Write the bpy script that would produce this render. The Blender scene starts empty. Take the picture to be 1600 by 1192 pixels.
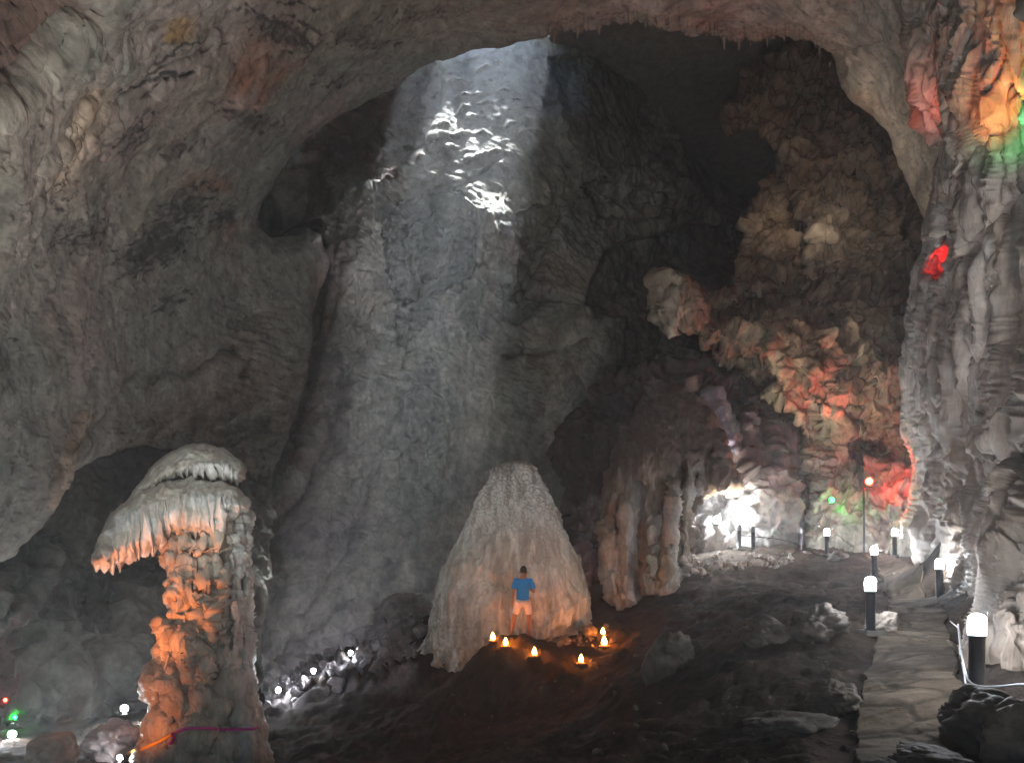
import bpy, bmesh, math, random
import numpy as np
from mathutils import Vector, Matrix, Euler

random.seed(7)
R = math.radians
F32 = np.float32
scene = bpy.context.scene
COL = scene.collection
FPX = 1042.0      # focal length, in pixels of a 1600 wide picture
EYE = 1.6         # eye height over the near path
HOR = 880.0       # row of the horizon

def at(px, py, d):
    return ((px - 800.0) / FPX * d, d, EYE - (py - HOR) / FPX * d)

# ------------------------------------------------------------------ noise
_rs = np.random.RandomState(11)
_G = _rs.normal(size=(256, 3)); _G = (_G / np.linalg.norm(_G, axis=1)[:, None]).astype(F32)

def _hash(ix, iy, iz, s=0):
    h = (ix * np.uint32(0x8da6b343)) ^ (iy * np.uint32(0xd8163841)) ^ (iz * np.uint32(0xcb1ab31f)) ^ np.uint32((s * 7919 + 17) & 0xffffffff)
    h = h * np.uint32(0x27d4eb2d); h ^= h >> np.uint32(15); h = h * np.uint32(0x85ebca6b); h ^= h >> np.uint32(13)
    return h

def perlin(P, seed=0):
    P = np.asarray(P, F32)
    i = np.floor(P); f = P - i
    i = i.astype(np.int32).astype(np.uint32)
    w = f * f * f * (f * (f * 6 - 15) + 10)
    out = np.zeros(P.shape[:-1], F32)
    for dx in (0, 1):
        wx = w[..., 0] if dx else 1 - w[..., 0]
        for dy in (0, 1):
            wy = w[..., 1] if dy else 1 - w[..., 1]
            for dz in (0, 1):
                wz = w[..., 2] if dz else 1 - w[..., 2]
                h = _hash(i[..., 0] + np.uint32(dx), i[..., 1] + np.uint32(dy), i[..., 2] + np.uint32(dz), seed)
                g = _G[h & np.uint32(255)]
                out += wx * wy * wz * (g[..., 0] * (f[..., 0] - dx) + g[..., 1] * (f[..., 1] - dy) + g[..., 2] * (f[..., 2] - dz))
    return out * 1.5

def fbm(P, o=4, seed=0, gain=.5, lac=2.03):
    P = np.asarray(P, F32); a = 1.; s = 0
    for k in range(o):
        s = s + a * perlin(P, seed + k); P = P * lac; a *= gain
    return s

def ridged(P, o=4, seed=0, gain=.5, lac=2.1):
    P = np.asarray(P, F32); a = 1.; s = 0; w = 1.
    for k in range(o):
        n = 1 - np.abs(perlin(P, seed + k)) * 1.6
        n = np.clip(n, 0, 1) ** 2
        s = s + a * n * w; w = np.clip(n * 1.6, 0, 1); P = P * lac; a *= gain
    return s

def billow(P, o=3, seed=0, gain=.5, lac=2.1):
    P = np.asarray(P, F32); a = 1.; s = 0
    for k in range(o):
        s = s + a * np.abs(perlin(P, seed + k)) * 1.6; P = P * lac; a *= gain
    return s

def worley(P, seed=0):
    P = np.asarray(P, F32)
    i = np.floor(P); f = P - i
    i = i.astype(np.int32).astype(np.uint32)
    f1 = np.full(P.shape[:-1], 9., F32); f2 = f1.copy()
    for dx in (-1, 0, 1):
        for dy in (-1, 0, 1):
            for dz in (-1, 0, 1):
                h = _hash(i[..., 0] + np.uint32(dx & 0xffffffff), i[..., 1] + np.uint32(dy & 0xffffffff), i[..., 2] + np.uint32(dz & 0xffffffff), seed)
                ox = (h & np.uint32(1023)).astype(F32) / 1023; oy = ((h >> np.uint32(10)) & np.uint32(1023)).astype(F32) / 1023
                oz = ((h >> np.uint32(20)) & np.uint32(1023)).astype(F32) / 1023
                d = np.sqrt((dx + ox - f[..., 0]) ** 2 + (dy + oy - f[..., 1]) ** 2 + (dz + oz - f[..., 2]) ** 2)
                f2 = np.minimum(f2, np.maximum(f1, d)); f1 = np.minimum(f1, d)
    return f1, f2

def sm(a, b, x):
    t = np.clip((x - a) / (b - a), 0, 1)
    return t * t * (3 - 2 * t)

def V3(P, sx, sy=None, sz=None):
    return P * np.array([sx, sy if sy is not None else sx, sz if sz is not None else sx], F32)

def warp(P, freq, amp, seed=0):
    return P + amp * np.stack([perlin(P * F32(freq), seed), perlin(P * F32(freq), seed + 51), perlin(P * F32(freq), seed + 97)], -1)

# ------------------------------------------------------------------ meshes
def new_mesh(name, V, quads, mat, col=None, smooth=True, parent=None, tris=None):
    V = np.asarray(V, F32).reshape(-1, 3); quads = np.asarray(quads, np.int32).reshape(-1, 4)
    me = bpy.data.meshes.new(name)
    nt = 0 if tris is None else len(tris)
    me.vertices.add(len(V)); me.vertices.foreach_set('co', V.ravel())
    loops = quads.ravel()
    if nt: loops = np.concatenate([loops, np.asarray(tris, np.int32).ravel()])
    me.loops.add(len(loops)); me.loops.foreach_set('vertex_index', loops)
    n = len(quads) + nt
    me.polygons.add(n)
    st = np.concatenate([np.arange(len(quads)) * 4, len(quads) * 4 + np.arange(nt) * 3]).astype(np.int32)
    me.polygons.foreach_set('loop_start', st)
    me.polygons.foreach_set('use_smooth', np.full(n, smooth))
    me.update(calc_edges=True)
    if col is not None:
        a = me.color_attributes.new('rock_colour', 'FLOAT_COLOR', 'POINT')
        c = np.ones((len(V), 4), F32); c[:, :3] = col
        a.data.foreach_set('color', c.ravel())
    if mat is not None: me.materials.append(mat)
    o = bpy.data.objects.new(name, me); COL.objects.link(o)
    if parent is not None: o.parent = parent
    return o

def tag(o, label=None, cat=None, group=None, kind=None):
    if label: o['label'] = label
    if cat: o['category'] = cat
    if group: o['group'] = group
    if kind: o['kind'] = kind
    return o

def empty(name, loc, rz=0, label=None, cat=None, group=None):
    o = bpy.data.objects.new(name, None); COL.objects.link(o)
    o.location = loc; o.rotation_euler = (0, 0, rz); o.empty_display_size = .2
    return tag(o, label, cat, group)

def bm_obj(name, bm, mat, parent=None, smooth=True):
    me = bpy.data.meshes.new(name); bm.to_mesh(me); bm.free()
    for p in me.polygons: p.use_smooth = smooth
    if mat: me.materials.append(mat)
    o = bpy.data.objects.new(name, me); COL.objects.link(o)
    if parent: o.parent = parent
    return o

def sdf_poly(u, v, poly):
    """signed distance to a polygon, positive inside"""
    p = np.asarray(poly, F32); q = np.roll(p, -1, 0)
    best = np.full(u.shape, 1e9, F32); ins = np.zeros(u.shape, bool)
    for (x0, y0), (x1, y1) in zip(p, q):
        ex, ey = x1 - x0, y1 - y0; L = ex * ex + ey * ey + 1e-9
        t = np.clip(((u - x0) * ex + (v - y0) * ey) / L, 0, 1)
        dx = u - x0 - t * ex; dy = v - y0 - t * ey
        np.minimum(best, dx * dx + dy * dy, out=best)
        if y0 != y1:
            c = ((y0 > v) != (y1 > v)) & (u < (x1 - x0) * (v - y0) / (y1 - y0) + x0)
            ins ^= c
    d = np.sqrt(best)
    return np.where(ins, d, -d)

def sdf_line(u, v, pts):
    best = np.full(u.shape, 1e9, F32)
    for (x0, y0), (x1, y1) in zip(pts[:-1], pts[1:]):
        ex, ey = x1 - x0, y1 - y0; L = ex * ex + ey * ey + 1e-9
        t = np.clip(((u - x0) * ex + (v - y0) * ey) / L, 0, 1)
        dx = u - x0 - t * ex; dy = v - y0 - t * ey
        np.minimum(best, dx * dx + dy * dy, out=best)
    return np.sqrt(best)

def tps(pts, vals, reg=1e-3):
    """thin plate spline through scattered values -> function"""
    p = np.asarray(pts, np.float64); v = np.asarray(vals, np.float64)
    n = len(p); D = np.linalg.norm(p[:, None] - p[None], axis=2)
    K = np.where(D > 0, D * D * np.log(D + 1e-12), 0) + reg * np.eye(n)
    Q = np.c_[np.ones(n), p]
    A = np.block([[K, Q], [Q.T, np.zeros((3, 3))]])
    w = np.linalg.solve(A, np.r_[v, 0, 0, 0])
    def f(x, y):
        x = np.asarray(x, np.float64); y = np.asarray(y, np.float64)
        o = w[n] + w[n + 1] * x + w[n + 2] * y
        for (a, b), c in zip(p, w[:n]):
            r2 = (x - a) ** 2 + (y - b) ** 2
            o = o + c * .5 * r2 * np.log(r2 + 1e-12)
        return o
    return f

def blur(a, n=1):
    for _ in range(n):
        b = np.pad(a, 1, mode='edge')
        a = (b[1:-1, 1:-1] * 2 + b[:-2, 1:-1] + b[2:, 1:-1] + b[1:-1, :-2] + b[1:-1, 2:]) / 6
    return a

def axis(lo, hi, step, flo, fhi, cstep):
    """fine spacing inside [flo,fhi], coarse outside"""
    parts = []
    if lo < flo: parts.append(np.arange(lo, flo, cstep))
    parts.append(np.arange(max(lo, flo), min(hi, fhi), step))
    if hi > fhi: parts.append(np.arange(fhi, hi + cstep, cstep))
    return np.concatenate(parts).astype(F32)

def layer(name, poly, dpts, step=1.7, roll=(14, .8), wob=((5, 40), (2, 9)), feats=None, disp=None, colour=None,
          skirt=(3., 4), mat=None, closed=None, parent=None, jag=None, seed=0, reg=1e-4, cstep=14):
    """A rock mass: its own outline, its own distance, its own relief, with rounded rims and flanks that run back
    into the hill (skirt) or, when closed=(inflate px, half thickness m), a body with a front and a back."""
    pl = np.asarray(poly, F32)
    m = 16
    us = axis(pl[:, 0].min() - m, pl[:, 0].max() + m, step, -30, 1630, cstep)
    vs = axis(pl[:, 1].min() - m, pl[:, 1].max() + m, step, -30, 1215, cstep)
    u, v = np.meshgrid(us, vs)
    du = np.gradient(us)[None, :] * np.ones_like(u); dv = np.gradient(vs)[:, None] * np.ones_like(v)
    cell = np.maximum(du, dv)
    uv0 = np.stack([u, v, np.full_like(u, seed * 3.7)], -1)
    wu, wv = u.copy(), v.copy()
    for a, s in wob:
        q = uv0 / F32(s); q[..., 2] = seed * 3.7 + s
        wu = wu + a * perlin(q, seed + 1) * 1.4; wv = wv + a * perlin(q, seed + 2) * 1.4
    if jag is not None: wv = wv + jag(u, v)
    sd = sdf_poly(wu, wv, pl)
    dp = np.asarray(dpts, np.float64)
    fd = tps(dp[:, :2] / 400., np.log(dp[:, 2]), reg)
    # evaluate the smooth depth on a coarse grid then refine
    d = np.exp(fd(u / 400., v / 400.)).astype(F32)
    if closed:
        w, T = closed
        g = np.sqrt(np.clip(1 - (1 - np.clip(sd / w, 0, 1)) ** 2, 0, 1))
        g = blur(g, 6) * (sd > 0) ** 1
        g = np.where(sd > 0, np.maximum(g, .02), 0)
        base = d.copy(); d = d - T * g
    else:
        w, T = roll
        d = d + T * (1 - np.sqrt(np.clip(1 - (1 - np.clip(sd / w, 0, 1)) ** 2, 0, 1)))
    if feats is not None: d = d + feats(u, v, sd, d)
    d = np.maximum(d, 1.2).astype(F32)
    # snap the row of vertices just outside on to the outline
    gy, gx = np.gradient(sd); gx = gx / du; gy = gy / dv
    gl = np.sqrt(gx * gx + gy * gy) + 1e-3
    out = (sd < 0) & (sd > -1.6 * cell)
    k = np.where(out, np.clip(-sd / gl, 0, 1.3 * cell), 0)
    us2 = u + k * gx / gl; vs2 = v + k * gy / gl
    P = np.stack([(us2 - 800) / FPX * d, d, EYE - (vs2 - HOR) / FPX * d], -1).astype(F32)
    if disp is not None:
        N = np.cross(np.gradient(P, axis=1), np.gradient(P, axis=0)); N /= np.linalg.norm(N, axis=-1, keepdims=True) + 1e-9
        # N points to the viewer
        toC = np.array([0, 0, EYE], F32) - P
        sg = np.sign((N * toC).sum(-1, keepdims=True)); N = N * sg
        fade = np.clip(sd / 5., .0, 1)
        ln = np.linalg.norm(np.gradient(P, axis=1), axis=-1) / (d / FPX * du); lm = np.linalg.norm(np.gradient(P, axis=0), axis=-1) / (d / FPX * dv)
        fade = fade * np.clip(4.6 / blur(np.maximum(ln, lm), 5), .12, 1)      # calmer relief where the rock runs away from the eye
        P = P + N * (disp(P, N, u, v, sd) * fade)[..., None]
    colr = colour(P, u, v, sd) if colour is not None else np.full(P.shape, .3, F32)
    idx = np.arange(u.size).reshape(u.shape)
    okv = sd > -1.6 * cell
    f = okv[:-1, :-1] & okv[1:, :-1] & okv[:-1, 1:] & okv[1:, 1:]
    f &= (sd[:-1, :-1] > 0) | (sd[1:, :-1] > 0) | (sd[:-1, 1:] > 0) | (sd[1:, 1:] > 0)
    Q = np.stack([idx[:-1, :-1][f], idx[1:, :-1][f], idx[1:, 1:][f], idx[:-1, 1:][f]], -1)
    used, inv = np.unique(Q.ravel(), return_inverse=True)
    Q = inv.reshape(-1, 4).astype(np.int64)
    V = P.reshape(-1, 3)[used]; C = colr.reshape(-1, 3)[used]
    E = np.stack([Q, np.roll(Q, -1, 1)], -1).reshape(-1, 2)
    key = np.sort(E, 1); key = key[:, 0] * len(V) + key[:, 1]
    uk, ui, uc = np.unique(key, return_index=True, return_counts=True)
    B = E[ui[uc == 1]]                                   # directed boundary edges
    eye = np.array([0, 0, EYE], F32)
    if closed:
        Vb = V.copy(); bd = base.reshape(-1)[used]
        s = (2 * bd - V[:, 1]) / V[:, 1]
        Vb = eye + (V - eye) * s[:, None]
        n = len(V)
        Qb = Q[:, ::-1] + n
        # sew rims
        S = np.stack([B[:, 1], B[:, 0], B[:, 0] + n, B[:, 1] + n], -1)
        V = np.concatenate([V, Vb]); C = np.concatenate([C, C]); Q = np.concatenate([Q, Qb, S])
    elif skirt:
        T, K = skirt
        bv, binv = np.unique(B.ravel(), return_inverse=True); Bi = binv.reshape(-1, 2)
        prev = bv; Vs, Cs, Qs = [V], [C], [Q]; n = len(V)
        for kk in range(1, K + 1):
            t = T * (kk / K) ** 1.5
            s = 1 + t / V[bv, 1]
            W = eye + (V[bv] - eye) * s[:, None]
            new = n + np.arange(len(bv)); n += len(bv)
            Vs.append(W); Cs.append(C[bv])
            Qs.append(np.stack([prev[Bi[:, 1]], prev[Bi[:, 0]], new[Bi[:, 0]], new[Bi[:, 1]]], -1))
            prev = new
        V = np.concatenate(Vs); C = np.concatenate(Cs); Q = np.concatenate(Qs)
    return new_mesh(name, V, Q, mat, C, parent=parent)

def mix(a, b, t):
    return a * (1 - t[..., None]) + np.asarray(b, F32) * t[..., None]

def bump(u, v, x, y, rx, ry, a, ang=0, p=2):
    c, s = math.cos(R(ang)), math.sin(R(ang))
    X = ((u - x) * c + (v - y) * s) / rx; Y = (-(u - x) * s + (v - y) * c) / ry
    r2 = X * X + Y * Y
    if p == 'dome': return a * np.sqrt(np.clip(1 - r2, 0, 1))
    return a * np.exp(-r2)

def hit(px, py, names):
    """the first rock surface met along a line of sight"""
    o = Vector((0, 0, EYE)); d = (Vector(at(px, py, 1)) - o).normalized(); best = None
    for n in names:
        r = _tree(n).ray_cast(o, d)
        if r[0] is not None and (best is None or r[3] < best[1]): best = (r[0], r[3])
    return best[0]
_trees = {}
def _tree(n):
    from mathutils.bvhtree import BVHTree
    if n not in _trees:
        o_ = bpy.data.objects[n]; me = o_.data; mw = o_.matrix_world.copy() if o_.parent is None else Matrix(); mw = Matrix.LocRotScale(o_.location, o_.rotation_euler, o_.scale) if o_.parent is None else mw
        _trees[n] = BVHTree.FromPolygons([(mw @ v.co)[:] for v in me.vertices], [p.vertices[:] for p in me.polygons])
    return _trees[n]
# ------------------------------------------------------------------ materials
def nt(name):
    m = bpy.data.materials.new(name); m.use_nodes = True
    t = m.node_tree; t.nodes.clear()
    out = t.nodes.new('ShaderNodeOutputMaterial')
    return m, t, out

def rock_mat(name, scale=3., stretch=(1, 1, 1), b1=.5, d1=.08, fine=26., b2=.35, d2=.012, rough=.8, mott=.35, spec=.3):
    m, t, out = nt(name); N = t.nodes.new; L = t.links.new
    bs = N('ShaderNodeBsdfPrincipled'); bs.inputs['Roughness'].default_value = rough
    bs.inputs['Specular IOR Level'].default_value = spec
    at_ = N('ShaderNodeAttribute'); at_.attribute_name = 'rock_colour'
    tc = N('ShaderNodeTexCoord'); mp = N('ShaderNodeMapping'); mp.inputs['Scale'].default_value = stretch
    L(tc.outputs['Object'], mp.inputs['Vector'])
    n1 = N('ShaderNodeTexNoise'); n1.inputs['Scale'].default_value = scale; n1.inputs['Detail'].default_value = 7; n1.inputs['Roughness'].default_value = .62
    n1.inputs['Distortion'].default_value = .6
    n2 = N('ShaderNodeTexNoise'); n2.inputs['Scale'].default_value = fine; n2.inputs['Detail'].default_value = 5; n2.inputs['Roughness'].default_value = .7
    L(mp.outputs[0], n1.inputs['Vector']); L(mp.outputs[0], n2.inputs['Vector'])
    mr = N('ShaderNodeMapRange'); mr.inputs['From Min'].default_value = .3; mr.inputs['From Max'].default_value = .7
    mr.inputs['To Min'].default_value = 1 - mott; mr.inputs['To Max'].default_value = 1 + mott
    L(n1.outputs['Fac'], mr.inputs['Value'])
    mr2 = N('ShaderNodeMapRange'); mr2.inputs['From Min'].default_value = .3; mr2.inputs['From Max'].default_value = .7
    mr2.inputs['To Min'].default_value = 1 - mott * .6; mr2.inputs['To Max'].default_value = 1 + mott * .6
    L(n2.outputs['Fac'], mr2.inputs['Value'])
    mu = N('ShaderNodeMath'); mu.operation = 'MULTIPLY'; L(mr.outputs[0], mu.inputs[0]); L(mr2.outputs[0], mu.inputs[1])
    vm = N('ShaderNodeVectorMath'); vm.operation = 'SCALE'; L(at_.outputs['Color'], vm.inputs[0]); L(mu.outputs[0], vm.inputs['Scale'])
    L(vm.outputs[0], bs.inputs['Base Color'])
    B1 = N('ShaderNodeBump'); B1.inputs['Strength'].default_value = b1; B1.inputs['Distance'].default_value = d1
    B2 = N('ShaderNodeBump'); B2.inputs['Strength'].default_value = b2; B2.inputs['Distance'].default_value = d2
    L(n1.outputs['Fac'], B1.inputs['Height']); L(n2.outputs['Fac'], B2.inputs['Height']); L(B1.outputs[0], B2.inputs['Normal'])
    L(B2.outputs[0], bs.inputs['Normal'])
    L(bs.outputs[0], out.inputs['Surface'])
    return m

def plain_mat(name, col, rough=.6, metal=0., noise=0., scale=40., bumpd=0., spec=.4):
    m, t, out = nt(name); N = t.nodes.new; L = t.links.new
    bs = N('ShaderNodeBsdfPrincipled'); bs.inputs['Base Color'].default_value = (*col, 1)
    bs.inputs['Roughness'].default_value = rough; bs.inputs['Metallic'].default_value = metal; bs.inputs['Specular IOR Level'].default_value = spec
    n = N('ShaderNodeTexNoise'); n.inputs['Scale'].default_value = scale; n.inputs['Detail'].default_value = 4
    tc = N('ShaderNodeTexCoord'); L(tc.outputs['Object'], n.inputs['Vector'])
    if noise:
        mr = N('ShaderNodeMapRange'); mr.inputs['To Min'].default_value = 1 - noise; mr.inputs['To Max'].default_value = 1 + noise
        L(n.outputs['Fac'], mr.inputs['Value'])
        vm = N('ShaderNodeVectorMath'); vm.operation = 'SCALE'; vm.inputs[0].default_value = col
        L(mr.outputs[0], vm.inputs['Scale']); L(vm.outputs[0], bs.inputs['Base Color'])
    if bumpd:
        b = N('ShaderNodeBump'); b.inputs['Distance'].default_value = bumpd; L(n.outputs['Fac'], b.inputs['Height']); L(b.outputs[0], bs.inputs['Normal'])
    L(bs.outputs[0], out.inputs['Surface'])
    return m

def glow_mat(name, col, strength):
    m, t, out = nt(name)
    e = t.nodes.new('ShaderNodeEmission'); e.inputs['Color'].default_value = (*col, 1); e.inputs['Strength'].default_value = strength
    t.links.new(e.outputs[0], out.inputs['Surface'])
    return m

M_smooth = rock_mat('smooth limestone', 1.5, (1, 1, 1), .5, .09, 7, .6, .045, .85, .36)
M_rough = rock_mat('rough limestone', 1.7, (1, 1, .8), .6, .12, 6, .7, .06, .85, .36)
M_flow = rock_mat('flowstone', 2.6, (1, 1, .3), .6, .1, 11, .6, .03, .62, .3)
M_drip = rock_mat('dripstone', 4.5, (1, 1, .16), .5, .05, 30, .45, .012, .55, .3)
M_earth = rock_mat('damp cave earth', 2.4, (1, 1, 1), .7, .07, 16, .7, .03, .97, .4, .04)
M_slate = rock_mat('worn stone steps', 3., (1, 1, 1), .5, .03, 24, .6, .012, .92, .35, .08)
M_stone = rock_mat('loose stone', 4., (1, 1, 1), .7, .06, 30, .6, .015, .85, .3)
M_iron = plain_mat('black painted iron', (.015, .016, .02), .45, 0, .3, 30, .001)
M_concrete = plain_mat('concrete', (.25, .24, .22), .9, 0, .25, 30, .004)
M_cable = plain_mat('grey cable sheath', (.45, .46, .5), .5, 0, .1)
M_darkcable = plain_mat('black cable sheath', (.02, .02, .022), .5, 0, .1)
M_wax = plain_mat('candle wax', (.6, .45, .25), .5, 0, .1)
M_clay = plain_mat('fired clay', (.22, .1, .05), .8, 0, .2, 40, .002)
M_housing = plain_mat('dark lamp housing', (.03, .03, .03), .5, .2, .1)
# ------------------------------------------------------------------ the vault: ceiling and left wall in one sweep
GREY = np.array([.275, .265, .23], F32); PINK = np.array([.3, .26, .235], F32); PALE = np.array([.42, .37, .32], F32)
BROWN = np.array([.17, .105, .07], F32); OCHRE = np.array([.34, .22, .1], F32); DARK = np.array([.035, .03, .027], F32)
RUST = np.array([.3, .16, .1], F32); GREEN = np.array([.235, .24, .2], F32)

A_poly = [(-700, -700), (1900, -700), (1900, 520), (1470, 400), (1440, 330), (1405, 258), (1385, 208), (1345, 165), (1312, 125), (1300, 82),
          (1255, 52), (1190, 63), (1140, 62), (1100, 45), (1030, 30), (960, 40), (890, 44), (830, 58), (770, 72), (720, 82), (680, 94), (640, 120),
          (600, 145), (560, 165), (520, 185), (480, 210), (455, 242), (430, 280), (410, 320), (402, 352), (420, 372), (455, 366), (480, 355),
          (505, 365), (512, 400), (502, 450), (490, 500), (485, 560), (470, 640), (450, 690), (425, 745), (400, 770), (370, 735), (330, 715),
          (290, 705), (230, 690), (175, 700), (120, 740), (98, 782), (85, 802), (45, 842), (0, 872), (-100, 920), (-700, 1200)]
A_d = [(-700, 1000, 6), (0, 860, 15), (0, 500, 13), (0, 200, 11.5), (0, 0, 10.5), (400, 0, 15), (800, 30, 23), (1000, 20, 24), (1250, 50, 24), (1440, 330, 24),
       (1400, 0, 19), (400, 340, 28), (480, 380, 31), (490, 560, 31), (420, 740, 29), (200, 450, 20), (200, 690, 21), (600, 100, 25), (-700, 400, 6),
       (-700, -700, 4), (400, -700, 7), (1000, -700, 7.5), (1900, -700, 7), (1900, 300, 15), (100, 780, 17), (300, 700, 25.5), (300, 200, 18)]

def A_feats(u, v, sd, d):
    n = perlin(np.stack([u / 60, v / 60, u * 0], -1), 5); n2 = perlin(np.stack([u / 22, v / 22, u * 0], -1), 6)
    w = n * 10 + n2 * 4
    f = np.zeros_like(u)
    # dark reddish hollow in the upper corner, edged by a lip
    s = sdf_poly(u + n * 5, v + n * 5, [(-700, -300), (120, -60), (165, 5), (150, 45), (110, 55), (70, 110), (20, 165), (-60, 185), (-700, 300)])
    f += .6 * sm(-4, 60, s) + .06 * sm(0, 30, s) * np.sin((u * .6 + v + 22 * n + 8 * n2) / 6.)
    f -= .05 * np.exp(-((s + 9) / 14) ** 2)
    # shallow bowls and lobes of the smooth ceiling
    for (x, y, rx, ry, a, g) in [(235, 60, 60, 90, .25, 20), (330, 150, 90, 60, -.35, -25), (470, 90, 70, 55, .3, -20), (600, 60, 90, 40, -.4, -10), (560, 110, 45, 30, .25, -25),
                                 (250, 330, 80, 60, .3, -40), (395, 265, 55, 45, .35, -40), (370, 300, 30, 40, -.4, -30), (110, 420, 90, 90, .35, 0), (310, 430, 80, 50, -.35, -50),
                                 (180, 560, 90, 60, .35, -40), (380, 520, 90, 110, -.4, 10), (60, 300, 60, 50, .3, -35), (700, 40, 70, 25, .4, -5), (1000, 10, 120, 25, -.5, 0),
                                 (900, 10, 60, 25, .5, 0), (1130, 20, 90, 40, .5, 0), (1200, 30, 60, 30, -.5, 20), (1370, 130, 50, 90, .7, 30), (1330, 60, 40, 60, .6, 0), (1400, 260, 50, 70, .6, 30),
                                 (1440, 230, 35, 60, -.4, 10), (1290, 20, 40, 50, -.5, 0), (30, 640, 70, 120, -.4, 0)]:
        f += bump(u + w, v + w, x, y, rx, ry, a, g)
    # seams running down to the left
    for pts, wd, a in [([(505, -20), (420, 40), (345, 70)], 5, .12), ([(330, 60), (270, 95), (215, 120), (175, 160)], 6, .2), ([(300, 110), (255, 125), (215, 150)], 5, .22),
                       ([(150, 60), (165, 110), (140, 145), (125, 170), (90, 190), (60, 240), (20, 300), (-40, 360)], 10, .12),
                       ([(285, 465), (240, 520), (215, 570), (170, 625), (135, 670), (110, 720)], 7, .28), ([(330, 470), (300, 530), (270, 560), (245, 600)], 5, -.2),
                       ([(60, 330), (70, 400), (40, 470), (10, 520)], 7, .12), ([(1300, 90), (1340, 70), (1400, 60)], 6, .2), ([(240, 585), (290, 585), (340, 555), (360, 545)], 8, .6),
                       ([(345, 545), (385, 560), (375, 590)], 8, .5)]:
        f += a * np.exp(-(sdf_line(u + w * .8, v + w * .8, pts) / wd) ** 2)
    # dripping fin in the left ceiling
    for pts, wd, a in [([(142, 145), (128, 190), (108, 225), (75, 240), (60, 250)], 10, -.16), ([(138, 165), (140, 230), (118, 285), (100, 300)], 10, -.18), ([(118, 200), (112, 250), (105, 280)], 4, -.1),
                       ([(95, 228), (90, 265)], 5, -.1), ([(75, 255), (70, 285)], 8, -.14), ([(60, 255), (30, 290), (0, 330)], 9, -.1), ([(128, 210), (126, 262)], 3, -.1), ([(108, 240), (98, 290)], 3, -.1), ([(120, 180), (116, 215)], 3, .1)]:
        f += a * np.exp(-(sdf_line(u + n2 * 1.2, v + n2 * .5, pts) / wd) ** 2)
    # ribbed flowstone low on the left wall
    for pts, wd, a in [([(125, 655), (112, 690), (100, 720), (92, 755), (84, 785)], 8, -.3), ([(118, 680), (110, 720), (104, 745)], 3, -.2), ([(108, 690), (98, 730)], 3, -.2), ([(88, 740), (76, 785)], 5, -.22), ([(113, 685), (103, 740)], 2.5, .18), ([(100, 720), (88, 775)], 2.5, .16)]:
        f += a * np.exp(-(sdf_line(u + n2 * 3, v + n2 * 3, pts) / wd) ** 2)
    # cracks of the lower wall
    q = np.stack([u / 70 + v / 160, v / 15 - u / 55, u * 0], -1)
    k = sm(300, 380, u) * sm(420, 520, v) * (1 - sm(640, 720, v))
    f += k * .16 * (ridged(q, 3, 9) - .6)
    # broken ground of the darker recess at the foot
    k = sm(600, 700, v + (u - 250) * .12) * sm(130, 230, u)
    q = np.stack([u / 55, v / 40, u * 0], -1)
    f += k * (1.0 * billow(q, 4, 3) - .3) + k * 1.2 * sm(690, 620, v) * 0
    # hanging fringe along the rear lip
    return f

def A_disp(P, N, u, v, sd):
    Q = warp(P, .35, .9, 3)
    h = .42 * fbm(Q * F32(.22), 3, 2) + .035 * fbm(V3(Q, 1.1, 1.1, 1.1), 3, 8)
    # flakes and scallops
    S = P @ np.array([[.7, .2, .5], [-.4, .9, .1], [-.5, -.3, .8]], F32)
    fl = fbm(V3(S, .55, 1.7, 1.7), 4, 21)
    h += .02 * np.abs(fl) + .04 * sm(.16, .24, fl)
    h += .016 * ridged(V3(S, .5, 2.4, 2.4), 3, 33) * sm(-.2, .3, fbm(P * F32(.3), 2, 40))
    f1, f2 = worley(V3(Q, .5), 5)
    h -= .14 * sm(.6, .2, f1) * sm(-.1, .2, fbm(P * F32(.2), 2, 46))
    h += .018 * fbm(P * F32(5), 3, 44)
    return h

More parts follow.
